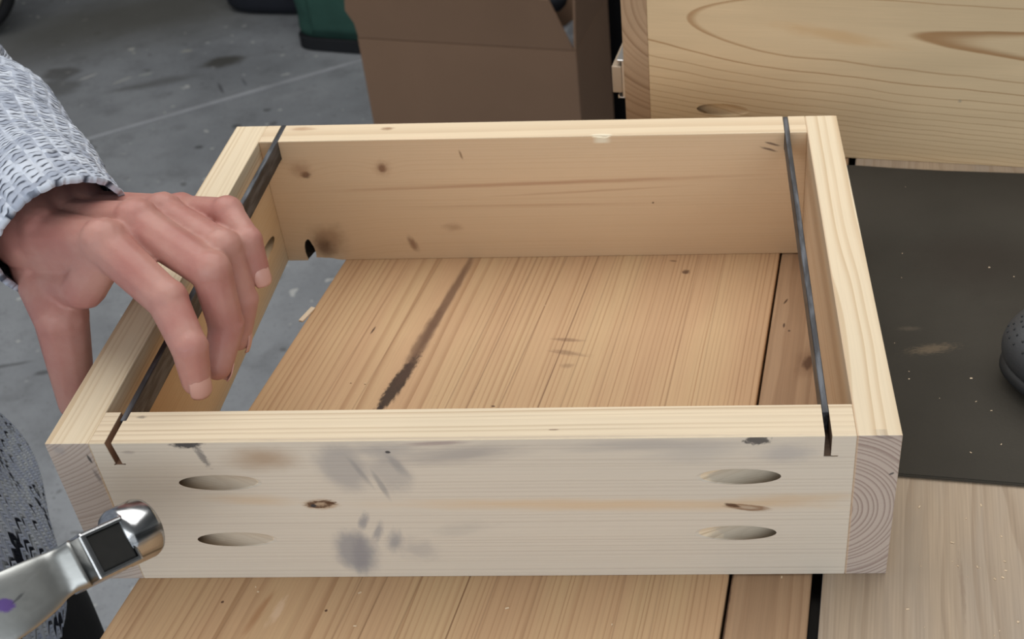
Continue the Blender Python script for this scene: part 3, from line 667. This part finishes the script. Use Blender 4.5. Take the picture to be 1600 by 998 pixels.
def soft_box(w_, d_, h_, e=5.0, n=64, m=24, fold=0.008, taper=0.0, seed=0.0, round_=0.25):
    P = np.zeros((m, n, 3))
    for i in range(m):
        t = i / (m - 1); k = (1 - max(0, 1 - t / (round_ * .3)) ** 2 * 0.12) * (1 + taper * t)
        for j in range(n):
            a = 2 * PI * j / n; f = lambda q: math.copysign(abs(q) ** (2 / e), q); x, y = w_ / 2 * f(math.cos(a)) * k, d_ / 2 * f(math.sin(a)) * k
            z = h_ * t; q = fold * mn.noise(V((x * 14 + seed, y * 14, z * 7))) * min(1, t * 4)
            P[i, j] = (x + q * math.cos(a), y + q * math.sin(a), z)
    return P


obj('base', grid_mesh('base', soft_box(0.306, 0.226, 0.035, 6, fold=0.0), caps=(True, True)), BKF, gb)
P = soft_box(0.300, 0.220, 0.30, 6, fold=0.014); P[..., 2] += 0.03
obj('body', grid_mesh('body', P, caps=(True, True)), GB, gb)
for s_ in (-1, 1):
    q = catmull([(-0.07, 0.112 * s_, 0.18), (-0.07, 0.116 * s_, 0.32), (-0.03, 0.10 * s_, 0.42), (0.03, 0.10 * s_, 0.42), (0.07, 0.116 * s_, 0.32), (0.07, 0.112 * s_, 0.18)], 40)
    ring = np.array([[(math.cos(t) * 0.006, math.sin(t) * 0.006) for t in np.linspace(0, 2 * PI, 9)[:-1]]])[0]
    P = np.array([[p + np.array((0, c0[0], 0)) + np.array((c0[1] * 1.6, 0, 0)) for c0 in ring] for p in q]); obj('handle', grid_mesh('handle', P, caps=(True, True)), BKF, gb)
obj('pocket', grid_mesh('pocket', np.array([[(x, -0.114 - 0.004 * math.sin(t * PI), 0.05 + 0.16 * t) for x in np.linspace(-0.09, 0.05, 14)] for t in np.linspace(0, 1, 10)]), closed=False), GB, gb).modifiers.new('s', 'SOLIDIFY').thickness = 0.004
P = soft_box(0.30, 0.24, 0.26, 4, fold=0.012, seed=5.0); P[:3] *= np.array([[[0.90, 0.90, 1]], [[0.95, 0.95, 1]], [[0.985, 0.985, 1]]])
nb = thing('navy_bag', 'dark navy rounded bag on the concrete behind the green bag', 'bag', (-0.865, 2.96, FLOOR), (0, 0, -0.1))
obj('body', grid_mesh('body', P, caps=(True, True)), plain('navy_fabric', (0.012, 0.014, 0.022), 0.8, 0, 0.2, 20), nb)
q = catmull([(-0.10, 0, 0.255), (-0.06, 0, 0.33), (0.06, 0, 0.33), (0.10, 0, 0.255)], 24)
obj('handle', grid_mesh('handle', np.array([[p + np.array((math.cos(t) * 0.007, math.sin(t) * 0.012, math.cos(t) * 0.006)) for t in np.linspace(0, 2 * PI, 9)[:-1]] for p in q]), caps=(True, True)), BKF, nb)

wh = thing('cart', 'black tyred wheel with a cream disc and red hub at the corner of the floor', 'wheel', (-1.70, 2.72, FLOOR), (0, 0, math.radians(10)))
WR = 0.20
def torus(R, r, n=64, k=20, zsq=1.0):
    return np.array([[((R + r * math.cos(b)) * math.cos(a), r * zsq * math.sin(b), (R + r * math.cos(b)) * math.sin(a) + WR) for b in np.linspace(0, 2 * PI, k + 1)[:-1]] for a in np.linspace(0, 2 * PI, n + 1)])
wh.name = 'wheel'
obj('tyre', grid_mesh('tyre', torus(WR - 0.016, 0.016)), plain('tyre_rubber', (0.008, 0.008, 0.010), 0.7), wh)
obj('rim', lathe([(-0.010, 0.172), (-0.015, 0.166), (-0.010, 0.06), (0.010, 0.06), (0.015, 0.166), (0.010, 0.172)], (0, 0, WR), (0, 1, 0), 64), plain('cream_paint', (0.42, 0.38, 0.28), 0.45), wh, True)
obj('hub', lathe([(-0.03, 0.02), (-0.03, 0.028), (-0.017, 0.10), (0.017, 0.10), (0.03, 0.028), (0.03, 0.02)], (0, 0, WR), (0, 1, 0), 48), plain('red_paint', (0.35, 0.03, 0.03), 0.4), wh, True)
tl = obj('kick_stand', cyl((0.0, 0.03, WR), (0.02, 0.20, 0.006), 0.006, n=12), plain('grey_steel', (0.3, 0.3, 0.3), 0.4, 0.8), wh)

bi_m = plain('black_plastic', (0.006, 0.006, 0.007), 0.8, spec=0.1)
obj('body', grid_mesh('body', soft_box(0.34, 0.34, 0.66, 7, fold=0.0, taper=0.06), caps=(True, True)), bi_m, bi)
P = soft_box(0.378, 0.378, 0.02, 7, fold=0.0); P[..., 2] += 0.655; obj('rim', grid_mesh('rim', P, caps=(True, True)), bi_m, bi)

# ------------------------------------------------------------------ hammer
E0 = V((0.054, -0.0618, 0.0874)); ha = V((0.5098, 0.8124, -0.2831)); hn = V((0.7338, -0.2388, 0.636)); hs_ = V((-0.4491, 0.532, 0.7179))
hm = thing('hammer', 'small chrome claw hammer with black handle end held at the front left corner', 'hammer', E0)
hm.matrix_world = M.Translation(E0) @ M((ha, hs_, hn)).transposed().to_4x4()     # local x to the face, y across the head, z out of the eye


def chrome(name, rough, col=(0.50, 0.51, 0.52), sc2=60.0, marks=()):
    m, nt, b = new_mat(name); X = coords(nt); n = noise(nt, vec(nt, *X), sc2, 5.0, 0.65); n2 = noise(nt, vec(nt, *X), sc2 * 5, 3.0)
    put(nt, b.inputs['Base Color'], apply_marks(nt, mix(smooth(n, 0.55, 0.75, 0, 0.6), col, (0.30, 0.30, 0.29)), X, marks))
    b.inputs['Metallic'].default_value = 1.0; put(nt, b.inputs['Roughness'], rough + n * 0.16 + n2 * 0.05); bump(nt, b, n2, 0.12, 0.0004); return m


CH = chrome('polished_steel', 0.12); CW = chrome('worn_steel', 0.32, (0.40, 0.41, 0.40), 90.0, [dict(pl=(0, 1), c=(-0.0432, -0.0012), r=(0.0032, 0.0042), t=60, col=(0.20, 0.11, 0.42), a=0.9, s=0.4, n=0.7, lim=((2, -0.012, 1),)), dict(pl=(0, 1), c=(-0.038, -0.001), r=(0.004, 0.0008), t=20, col=(0.08, 0.08, 0.09), a=0.6, s=0.7, lim=((2, -0.014, 1),))])


def loft(secs, n=40, e=4.0):
    """secs: (centre, y half, z half, tilt about y)"""
    P = []
    for c, hy, hz, tl_ in secs:
        R_ = M.Rotation(tl_, 3, 'Y'); f = lambda q: math.copysign(abs(q) ** (2 / e), q)
        P.append([V(c) + R_ @ V((0, hy * f(math.cos(2 * PI * k / n)), hz * f(math.sin(2 * PI * k / n)))) for k in range(n)])
    return np.array(P)


CB_ = chrome('stained_steel', 0.10, (0.52, 0.53, 0.54), marks=[dict(pl=(1, 2), c=(0.000, 0.001), r=(0.003, 0.0035), col=(0.03, 0.03, 0.03), a=0.8, s=0.7, n=1.5), dict(pl=(1, 2), c=(-0.006, -0.004), r=(0.004, 0.002), col=(0.05, 0.04, 0.03), a=0.7, s=0.7, n=1.5)])
# cheek block with a square eye
bm = box((-0.0104, -0.0092, -0.026), (0.0100, 0.0116, 0.0), 0.0014, 3)
me = cut(bm, [box((-0.0078, -0.0068, -0.05), (0.0080, 0.0092, 0.01))])
hd = obj('head', me, CH, hm)
obj('neck', lathe([(0.008, 0.0095), (0.010, 0.0090), (0.0135, 0.0090)], (0, 0.0025, -0.012), (1, 0, 0)), CH, hd, True)
obj('striking_face', lathe([(0.0120, 0.0085), (0.0135, 0.0118), (0.0155, 0.0130), (0.026, 0.0132), (0.0278, 0.0126), (0.0285, 0.0114), (0.0288, 0.002)], (-0.0055, 0.0035, -0.0105), (1, 0, 0), 56), CB_, hm, True)
# claw: two flat tines curving back
cl = []
ctr = catmull([(-0.0098, 0.001, -0.0095), (-0.016, 0.001, -0.0125), (-0.022, 0.0005, -0.0130), (-0.030, -0.0008, -0.0118), (-0.042, -0.002, -0.0125), (-0.056, -0.003, -0.018), (-0.068, -0.003, -0.028)], 30)
secs = []
for i, c in enumerate(ctr):
    t = i / 29; d = ctr[min(i + 1, 29)] - ctr[max(i - 1, 0)]; tlt = math.atan2(d[2], -d[0])
    wv = np.interp(t, [0, 0.12, 0.3, 0.6, 1], [0.0103, 0.0096, 0.0102, 0.0130, 0.0155]); hz = np.interp(t, [0, 0.12, 0.3, 1], [0.0095, 0.0078, 0.0062, 0.0018])
    secs.append((c, wv, hz, tlt))
me = grid_mesh('claw', loft(secs, 48, 6.0), caps=(True, True))
bm = bm_from(me); bmesh.ops.recalc_face_normals(bm, faces=bm.faces)
slot = bmesh.new(); f = slot.faces.new([slot.verts.new(p) for p in ((-0.040, 0, 0.03), (-0.09, -0.0055, 0.03), (-0.09, 0.0055, 0.03))])
r = bmesh.ops.extrude_face_region(slot, geom=[f])
for v in r['geom']:
    if isinstance(v, bmesh.types.BMVert): v.co.z = -0.08
bmesh.ops.recalc_face_normals(slot, faces=slot.faces)
me = bpy.data.meshes.new('claw'); bm.to_mesh(me); bm.free(); slot.free(); me.shade_smooth()
obj('claw', me, CW, hm)
HB = plain('black_grip', (0.012, 0.012, 0.011), 0.75, 0, 0.4, 200)
obj('handle', box((-0.0077, -0.0067, -0.045), (0.0079, 0.0091, -0.0006), 0.0008), HB, hm)
P = loft([((0, 0, 0), 0.0084, 0.0100, 0)] * 1, 32, 3.0)
prof = [(-0.040, 1.0), (-0.06, 0.95), (-0.12, 0.9), (-0.15, 1.15), (-0.20, 1.4), (-0.25, 1.3), (-0.265, 1.45), (-0.27, 1.2)]
P = np.array([[(0.0095 * k * math.cos(t), 0.0080 * k * math.sin(t), z) for t in np.linspace(0, 2 * PI, 33)[:-1]] for z, k in prof])
obj('grip', grid_mesh('grip', P, caps=(True, True)), HB, hm)

# ------------------------------------------------------------------ person
pe = thing('person', 'person in a grey marled knit sweater reaching over the frame and holding the hammer', 'person', (-0.22, 0.12, FLOOR))
PO = V((0.22, -0.12, -FLOOR))


def pobj(name, me, mat, parent=None):              # meshes given in world space, hung under the person
    o = obj(name, me, mat, parent or pe)
    me.transform(M.Translation(PO)); return o


def skin():
    m, nt, b = new_mat('skin'); X = coords(nt); p = vec(nt, *X)
    n = noise(nt, p, 45.0, 4.0); n2 = noise(nt, p, 420.0, 3.0)
    c = mix(smooth(n, 0.3, 0.72), (0.50, 0.262, 0.215), (0.43, 0.185, 0.155))
    put(nt, b.inputs['Base Color'], c); b.inputs['Roughness'].default_value = 0.5; b.inputs['Specular IOR Level'].default_value = 0.35
    b.inputs['Subsurface Weight'].default_value = 0.18; b.inputs['Subsurface Radius'].default_value = (0.008, 0.003, 0.002); b.inputs['Subsurface Scale'].default_value = 0.5
    bump(nt, b, n2, 0.2, 0.0008); return m


SK = skin()
wr = np.array((-0.031, 0.1173, 0.1299)); el = np.array((-0.202, 0.328, 0.080))
FG = dict(i=[(0.0155, 0.0764, 0.1451), (0.0473, 0.0556, 0.1265), (0.0590, 0.0392, 0.1111), (0.0578, 0.0376, 0.0931)],
          m=[(0.0246, 0.0946, 0.1447), (0.0636, 0.0723, 0.1308), (0.0652, 0.0679, 0.1022), (0.0604, 0.0567, 0.0868)],
          r=[(0.0289, 0.1133, 0.1373), (0.0643, 0.0895, 0.1327), (0.0685, 0.0847, 0.1051), (0.0640, 0.0779, 0.0875)],
          p=[(0.0304, 0.1291, 0.1286), (0.0603, 0.1149, 0.1368), (0.0729, 0.1002, 0.1293), (0.0750, 0.0970, 0.1125)])
TH = [(-0.0330, 0.1020, 0.1120), (-0.0210, 0.0800, 0.1010), (-0.0258, 0.0790, 0.0712), (-0.0300, 0.0770, 0.0470)]
RD = dict(i=[0.0108, 0.0096, 0.0085, 0.0070], m=[0.0108, 0.0096, 0.0086, 0.0072], r=[0.0102, 0.0092, 0.0082, 0.0068], p=[0.0094, 0.0080, 0.0072, 0.0060])
dors = np.array((-0.04, 0.30, 0.95)); dors /= np.linalg.norm(dors)
row = np.array(FG['p'][0]) - np.array(FG['i'][0]); row /= np.linalg.norm(row)


def hand_balls(wr, FG, TH, RD, dors, row, el):
    B = []; fd_ = (np.array(el) - wr) / np.linalg.norm(np.array(el) - wr)
    offs = dict(i=-0.016, m=-0.006, r=0.005, p=0.015)
    for k, q in FG.items():
        q = [np.array(p) for p in q]; rd = RD[k]
        B += chain(q, rd)
        for j in (1, 2): B.append((q[j] + 0.0010 * dors, rd[j] * 1.05))          # knuckles
        B.append((q[0] + dors * 0.0012, rd[0] * 1.06))
        w0 = wr + row * offs[k]
        B += chain([w0, q[0]], [0.0150, rd[0] * 1.0])                             # metacarpal
        B += chain([w0 - dors * 0.006, q[0] - dors * 0.006], [0.0130, 0.0100])
        B += chain([w0 + dors * 0.008, q[0] + dors * 0.0055], [0.0050, 0.0042])    # tendon
    ks = list(FG)
    for a, b in zip(ks, ks[1:]):                                                  # webbing between the knuckles
        p0, p1 = (np.array(FG[a][0]) + np.array(FG[b][0])) / 2, (np.array(FG[a][1]) + np.array(FG[b][1])) / 2
        B += chain([(wr + row * (offs[a] + offs[b]) / 2), p0 - dors * 0.003, p0 * 0.8 + p1 * 0.2 - dors * 0.004], [0.014, 0.0095, 0.0062])
    for s_ in (-0.012, 0.004, 0.019): B += chain([wr + fd_ * 0.03 + dors * 0.010 + row * s_, wr + dors * 0.010 + row * s_, wr - fd_ * 0.02 + dors * 0.008 + row * s_ * 0.9], [0.0150, 0.0140, 0.0105])
    t = [np.array(p) for p in TH]
    B += chain([wr - row * 0.012, t[0], t[1]], [0.0165, 0.0170, 0.0135]) + chain(t[1:], [0.0132, 0.0112, 0.0085])
    B += chain([t[0], (t[1] + np.array(FG['i'][0])) / 2 - dors * 0.004, np.array(FG['i'][0]) - dors * 0.004], [0.015, 0.0105, 0.0100])   # thumb web
    B += chain([t[0], np.array(FG['m'][0]) - dors * 0.010], [0.016, 0.010])
    fd = (np.array(el) - wr) / np.linalg.norm(np.array(el) - wr)
    for s_ in (-0.015, 0.0, 0.017): B += chain([wr + row * s_, wr + fd * 0.04 + row * s_ * 1.1, wr + fd * 0.14 + row * s_ * 1.2], [0.0195, 0.0205, 0.026])
    return B


hand = blobs(hand_balls(wr, FG, TH, RD, dors, row, el), 0.0011, 7, 0.5)
# right hand closed around the hammer handle, mostly out of view
gp = E0 - hn * 0.205; gx, gy, gz = ha, hs_, hn
def G(x, y, z): return np.array(gp + gx * x + gy * y + gz * z)
rw = G(-0.075, 0.004, -0.03); rel = np.array((-0.30, -0.19, 0.06))
FR = {}
for k, z in zip('imrp', (0.028, 0.009, -0.010, -0.028)):
    FR[k] = [G(-0.020, -0.022, z), G(0.012, -0.026, z), G(0.024, -0.004, z), G(0.010, 0.017, z)]
TR = [G(-0.055, 0.010, 0.012), G(-0.030, 0.024, 0.026), G(-0.004, 0.026, 0.038), G(0.018, 0.018, 0.040)]
rhand = blobs(hand_balls(rw, FR, TR, RD, np.array(-gx * 0.3 - gy * 0.95), np.array(-gz), rel), 0.0018, 6, 0.5)
# the rest of the body, under the clothes
C_ = lambda c, r: (np.array(c), np.diag(r))
core = [C_((-0.262, 0.08, -0.10), (0.10, 0.155, 0.13)), C_((-0.262, 0.08, 0.08), (0.10, 0.14, 0.16)), C_((-0.252, 0.08, 0.26), (0.10, 0.155, 0.15))]
core += chain([(-0.235, 0.08, 0.36), (-0.20, 0.08, 0.46)], [0.06, 0.055]) + chain([(-0.275, 0.215, 0.30), (-0.215, 0.325, 0.09)], [0.042, 0.040]) + chain([el, wr], [0.042, 0.024])
core += chain([(-0.268, -0.065, 0.30), rel], [0.042, 0.040]) + chain([rel, rw], [0.042, 0.024])
hc = np.array((-0.175, 0.08, 0.575))                # head, bowed towards the work
core += [(hc, np.diag((0.092, 0.074, 0.100))), (hc + (0.022, 0, -0.045), np.diag((0.062, 0.056, 0.062))), (hc + (0.075, 0, -0.022), np.diag((0.022, 0.014, 0.024))),
         (hc + (0.058, 0, -0.092), np.diag((0.024, 0.026, 0.018))), (hc + (0.074, 0, -0.062), np.diag((0.014, 0.022, 0.006))), (hc + (0.072, 0, -0.072), np.diag((0.014, 0.020, 0.006)))]
for s_ in (-1, 1):
    core += [(hc + (-0.006, 0.074 * s_, -0.012), np.diag((0.020, 0.010, 0.032))), (hc + (0.068, 0.030 * s_, 0.012), np.diag((0.016, 0.022, 0.010))), (hc + (0.05, 0.036 * s_, -0.035), np.diag((0.028, 0.022, 0.024)))]
    y_ = 0.08 + 0.09 * s_
    core += chain([(-0.262, y_, -0.12), (-0.25, y_, -0.45), (-0.265, y_, -0.82)], [0.082, 0.056, 0.036]) + chain([(-0.275, y_, -0.855), (-0.135, y_ + 0.01 * s_, -0.875)], [0.036, 0.022])
bodym = blobs(core, 0.008, 4)
b = join(bm_from(hand), bm_from(rhand), bm_from(bodym)); me = bpy.data.meshes.new('body'); b.to_mesh(me); b.free(); me.shade_smooth()
pobj('body', me, SK)
EYE = plain('eye_white', (0.8, 0.8, 0.78), 0.25); IR = plain('iris', (0.06, 0.035, 0.02), 0.2)
for s_ in (-1, 1):
    b = bmesh.new(); bmesh.ops.create_uvsphere(b, u_segments=20, v_segments=12, radius=0.012, matrix=M.Translation(V(hc + (0.070, 0.030 * s_, 0.0)))); m_ = bpy.data.meshes.new('eye'); b.to_mesh(m_); b.free(); m_.shade_smooth(); o = pobj('eye', m_, EYE)
    b = bmesh.new(); bmesh.ops.create_uvsphere(b, u_segments=16, v_segments=10, radius=0.006, matrix=M.Translation(V(hc + (0.0785, 0.030 * s_, -0.001)))); m_ = bpy.data.meshes.new('iris'); b.to_mesh(m_); b.free(); m_.shade_smooth(); pobj('iris', m_, IR, o)
hair = [(hc + (-0.022, 0, 0.022), np.diag((0.092, 0.084, 0.098))), (hc + (-0.045, 0, -0.03), np.diag((0.066, 0.078, 0.075)))]
pobj('hair', blobs(hair, 0.005, 3), plain('brown_hair', (0.035, 0.022, 0.015), 0.5, 0, 0.5, 90, 0.5, 200))
# finger nails
NL = plain('nail', (0.60, 0.33, 0.27), 0.3)


def nail(a, b, c, r):
    a, b, c = map(np.array, (a, b, c)); d = (c - b) / np.linalg.norm(c - b); o = b - (a + c) / 2; o -= d * (o @ d); o /= np.linalg.norm(o); s = np.cross(d, o)
    P = []; ctr_ = c + d * r * 0.05
    for i in range(9):
        v = (i / 8 - 0.5) * 2
        P.append([ctr_ + d * (v * r * 0.85) + s * (math.sin(u_) * r * 0.98) * (1 - 0.25 * v ** 4) + o * (math.cos(u_) * r * 1.0 - 0.10 * r * v * v) for u_ in np.linspace(-0.85, 0.85, 11)])
    m_ = grid_mesh('fingernail', np.array(P), closed=False); o_ = pobj('fingernail', m_, NL); sm = o_.modifiers.new('s', 'SOLIDIFY'); sm.thickness = 0.0006; sm.offset = 0


for k, q in FG.items(): nail(q[1], q[2], q[3], RD[k][3])


# knitwear
def knit(name, cu, cv, tilt, light, mid, dark, blot, seed, zig=0.0, dk0=0.30):
    m, nt, b = new_mat(name); U = coords(nt, 'UV'); u, v = U[0] / cu, U[1] / cv
    col = u.op('FLOOR'); fu = u.op('FRACT')
    if zig: tri = (fu * 2.0 - 1.0).op('ABSOLUTE') * zig
    else: tri = fu * tilt
    vv = v + tri + (col * 0.5).op('FRACT') + noise(nt, vec(nt, U[0], U[1], seed), 55.0, 2.0) * 1.3
    fv = vv.op('FRACT'); row_ = vv.op('FLOOR')
    a_ = (fu * 2.0 - 1.0).op('ABSOLUTE'); c_ = (fv * 2.0 - 1.0).op('ABSOLUTE')
    h = (1.0 - c_ * c_) * smooth(a_, 0.55, 1.0, 1.0, 0.45)
    rnd = noise(nt, vec(nt, col * 5.3 + seed, row_ * 7.7, 0.0), 1.0, 0.0)
    big = noise(nt, vec(nt, U[0], U[1], seed), 38.0, 3.0)
    c = mix(smooth(rnd, 0.3, 0.7), mid, light)
    c = mix(smooth(rnd * 0.55 + big * 0.45, blot, blot + 0.06), c, dark)
    slit = smooth(c_, dk0, 1.0) * smooth(a_, 0.35, 0.85, 1.0, 0.0) * smooth(rnd, 0.2, 0.5, 0.55, 1.0)
    c = mix(slit * 0.95, c, dark)
    put(nt, b.inputs['Base Color'], c); b.inputs['Roughness'].default_value = 0.9; b.inputs['Specular IOR Level'].default_value = 0.1
    bump(nt, b, h, 0.55, 0.0016); return m


KS = knit('sleeve_knit', 0.0105, 0.0034, -0.45, (0.64, 0.69, 0.78), (0.38, 0.42, 0.51), (0.02, 0.025, 0.045), 0.66, 3.0, dk0=0.52)
KB = knit('body_knit', 0.0056, 0.0034, 0.0, (0.86, 0.93, 1.0), (0.62, 0.70, 0.88), (0.022, 0.025, 0.038), 0.555, 8.0, zig=1.4, dk0=0.78)


def sleeve(path, rad, n, k, amp=0.0, seed=0.0, mat=None, name='sleeve', parent=None, cu=0.0066, cv=0.0030, flat=1.0, fold=0.004, shear=None):
    c = catmull(path, n); rr = np.interp(np.linspace(0, 1, n), np.linspace(0, 1, len(rad)), rad)
    up = np.array((0.2, 0.1, 1.0)); P = np.zeros((n, k, 3)); uv = np.zeros((n, k + 1, 2)); s = 0; r0 = np.mean(rad)
    for i in range(n):
        d = c[min(i + 1, n - 1)] - c[max(i - 1, 0)]; d /= np.linalg.norm(d)
        x = np.cross(up, d); x /= np.linalg.norm(x); y = np.cross(d, x)
        if i: s += np.linalg.norm(c[i] - c[i - 1])
        for j in range(k + 1):
            a = 2 * PI * j / k; uv[i, j] = (a * r0, s)
            if j == k: continue
            dr = x * math.cos(a) + y * math.sin(a) * flat; p = c[i] + dr * rr[i]
            f_ = fold * (mn.noise(V(p * 22) + V((seed, 0, 0))) + 0.7 * math.sin(s * 95 + 2.2 * math.sin(a * 2 + seed))) * min(1, s * 18)
            P[i, j] = c[i] + dr * (rr[i] + f_)
            if amp:
                P[i, j] += dr * amp * mn.noise(V(p * 320))
            if shear is not None: P[i, j] += shear[0] * 0.5 * (dr @ shear[1] - 1) * shear[2] * math.exp(-s / 0.045)
    me_ = grid_mesh(name, P, uv); o = pobj(name, me_, mat, parent); sd = o.modifiers.new('s', 'SOLIDIFY'); sd.thickness = 0.003; sd.offset = -1
    return o


# torso of the sweater
zs = np.linspace(-0.255, 0.43, 100); P = np.zeros((100, 160, 3)); uv = np.zeros((100, 161, 2))
for i, z in enumerate(zs):
    cx = np.interp(z, [-0.165, 0.1, 0.3, 0.43], [-0.274, -0.276, -0.266, -0.225]); rx = np.interp(z, [-0.255, -0.20, 0.0, 0.2, 0.34, 0.39, 0.43], [0.126, 0.131, 0.130, 0.122, 0.115, 0.085, 0.062])
    ry = np.interp(z, [-0.255, -0.18, 0.1, 0.3, 0.36, 0.40, 0.43], [0.178, 0.186, 0.176, 0.205, 0.18, 0.11, 0.066])
    for j in range(161):
        a = 2 * PI * j / 160; uv[i, j] = (a * 0.155, z)
        if j == 160: continue
        f_ = 0.006 * mn.noise(V((math.cos(a) * 3, math.sin(a) * 3, z * 7))) + 0.004 * math.sin(z * 42 + 2.5 * math.sin(a * 2))
        ex = lambda q: math.copysign(abs(q) ** 0.80, q)
        zz = z + 0.90 * (ry * math.sin(a) - 0.07) * max(0.0, 1 - (z + 0.255) / 0.22)
        P[i, j] = (cx + (rx + f_) * ex(math.cos(a)), 0.075 + (ry + f_) * ex(math.sin(a)), zz)
sw = pobj('sweater', grid_mesh('sweater', P, uv), KB); sd = sw.modifiers.new('s', 'SOLIDIFY'); sd.thickness = 0.004; sd.offset = -1
fd = (el - wr) / np.linalg.norm(el - wr)
sleeve([wr + fd * 0.004, wr + fd * 0.05, wr + fd * 0.12, wr + fd * 0.19, el, (-0.25, 0.29, 0.19), (-0.280, 0.235, 0.29), (-0.272, 0.195, 0.345), (-0.262, 0.14, 0.36)],
       [0.0350, 0.0395, 0.046, 0.053, 0.057, 0.064, 0.070, 0.066, 0.05], 330, 300, 0.0009, 1.0, KS, parent=sw, shear=(fd, row * 0.5 - dors * 0.85, 0.056))
fr2 = (rel - rw) / np.linalg.norm(rel - rw)
sleeve([rw + fr2 * 0.02, rw + fr2 * 0.10, rel, (-0.275, -0.145, 0.20), (-0.268, -0.085, 0.29), (-0.262, -0.045, 0.345), (-0.258, 0.01, 0.36)], [0.037, 0.045, 0.057, 0.066, 0.070, 0.066, 0.05], 90, 90, 0, 4.0, KS, parent=sw)
# trousers and shoes
TRM = plain('black_trousers', (0.010, 0.011, 0.013), 0.85, 0, 0.3, 60, 0.3, 400)
tb_ = [C_((-0.280, 0.075, -0.12), (0.110, 0.150, 0.10))]
for s_ in (-1, 1): tb_ += chain([(-0.236, 0.078 + 0.070 * s_, -0.25), (-0.236, 0.075 + 0.080 * s_, -0.47), (-0.265, 0.08 + 0.09 * s_, -0.83)], [0.096, 0.082, 0.062])
pobj('trousers', blobs(tb_, 0.009, 4), TRM)
for s_ in (-1, 1):
    y_ = 0.08 + 0.09 * s_
    sh = blobs([((-0.295, y_, -0.865), np.diag((0.045, 0.040, 0.05))), ((-0.235, y_, -0.868), np.diag((0.07, 0.042, 0.034))), ((-0.155, y_ + 0.008 * s_, -0.874), np.diag((0.065, 0.046, 0.028)))], 0.005, 3)
    o = pobj('shoe', sh, plain('shoe_black', (0.015, 0.015, 0.017), 0.5))
    pobj('sole', (lambda b: (lambda m_: (b.to_mesh(m_), b.free(), m_)[2])(bpy.data.meshes.new('sole')))(prism([(-0.34, y_ - 0.035), (-0.095, y_ - 0.042), (-0.085, y_), (-0.095, y_ + 0.042), (-0.34, y_ + 0.035)], FLOOR, FLOOR + 0.018, 0.004)), plain('sole_grey', (0.12, 0.12, 0.12), 0.7), o)
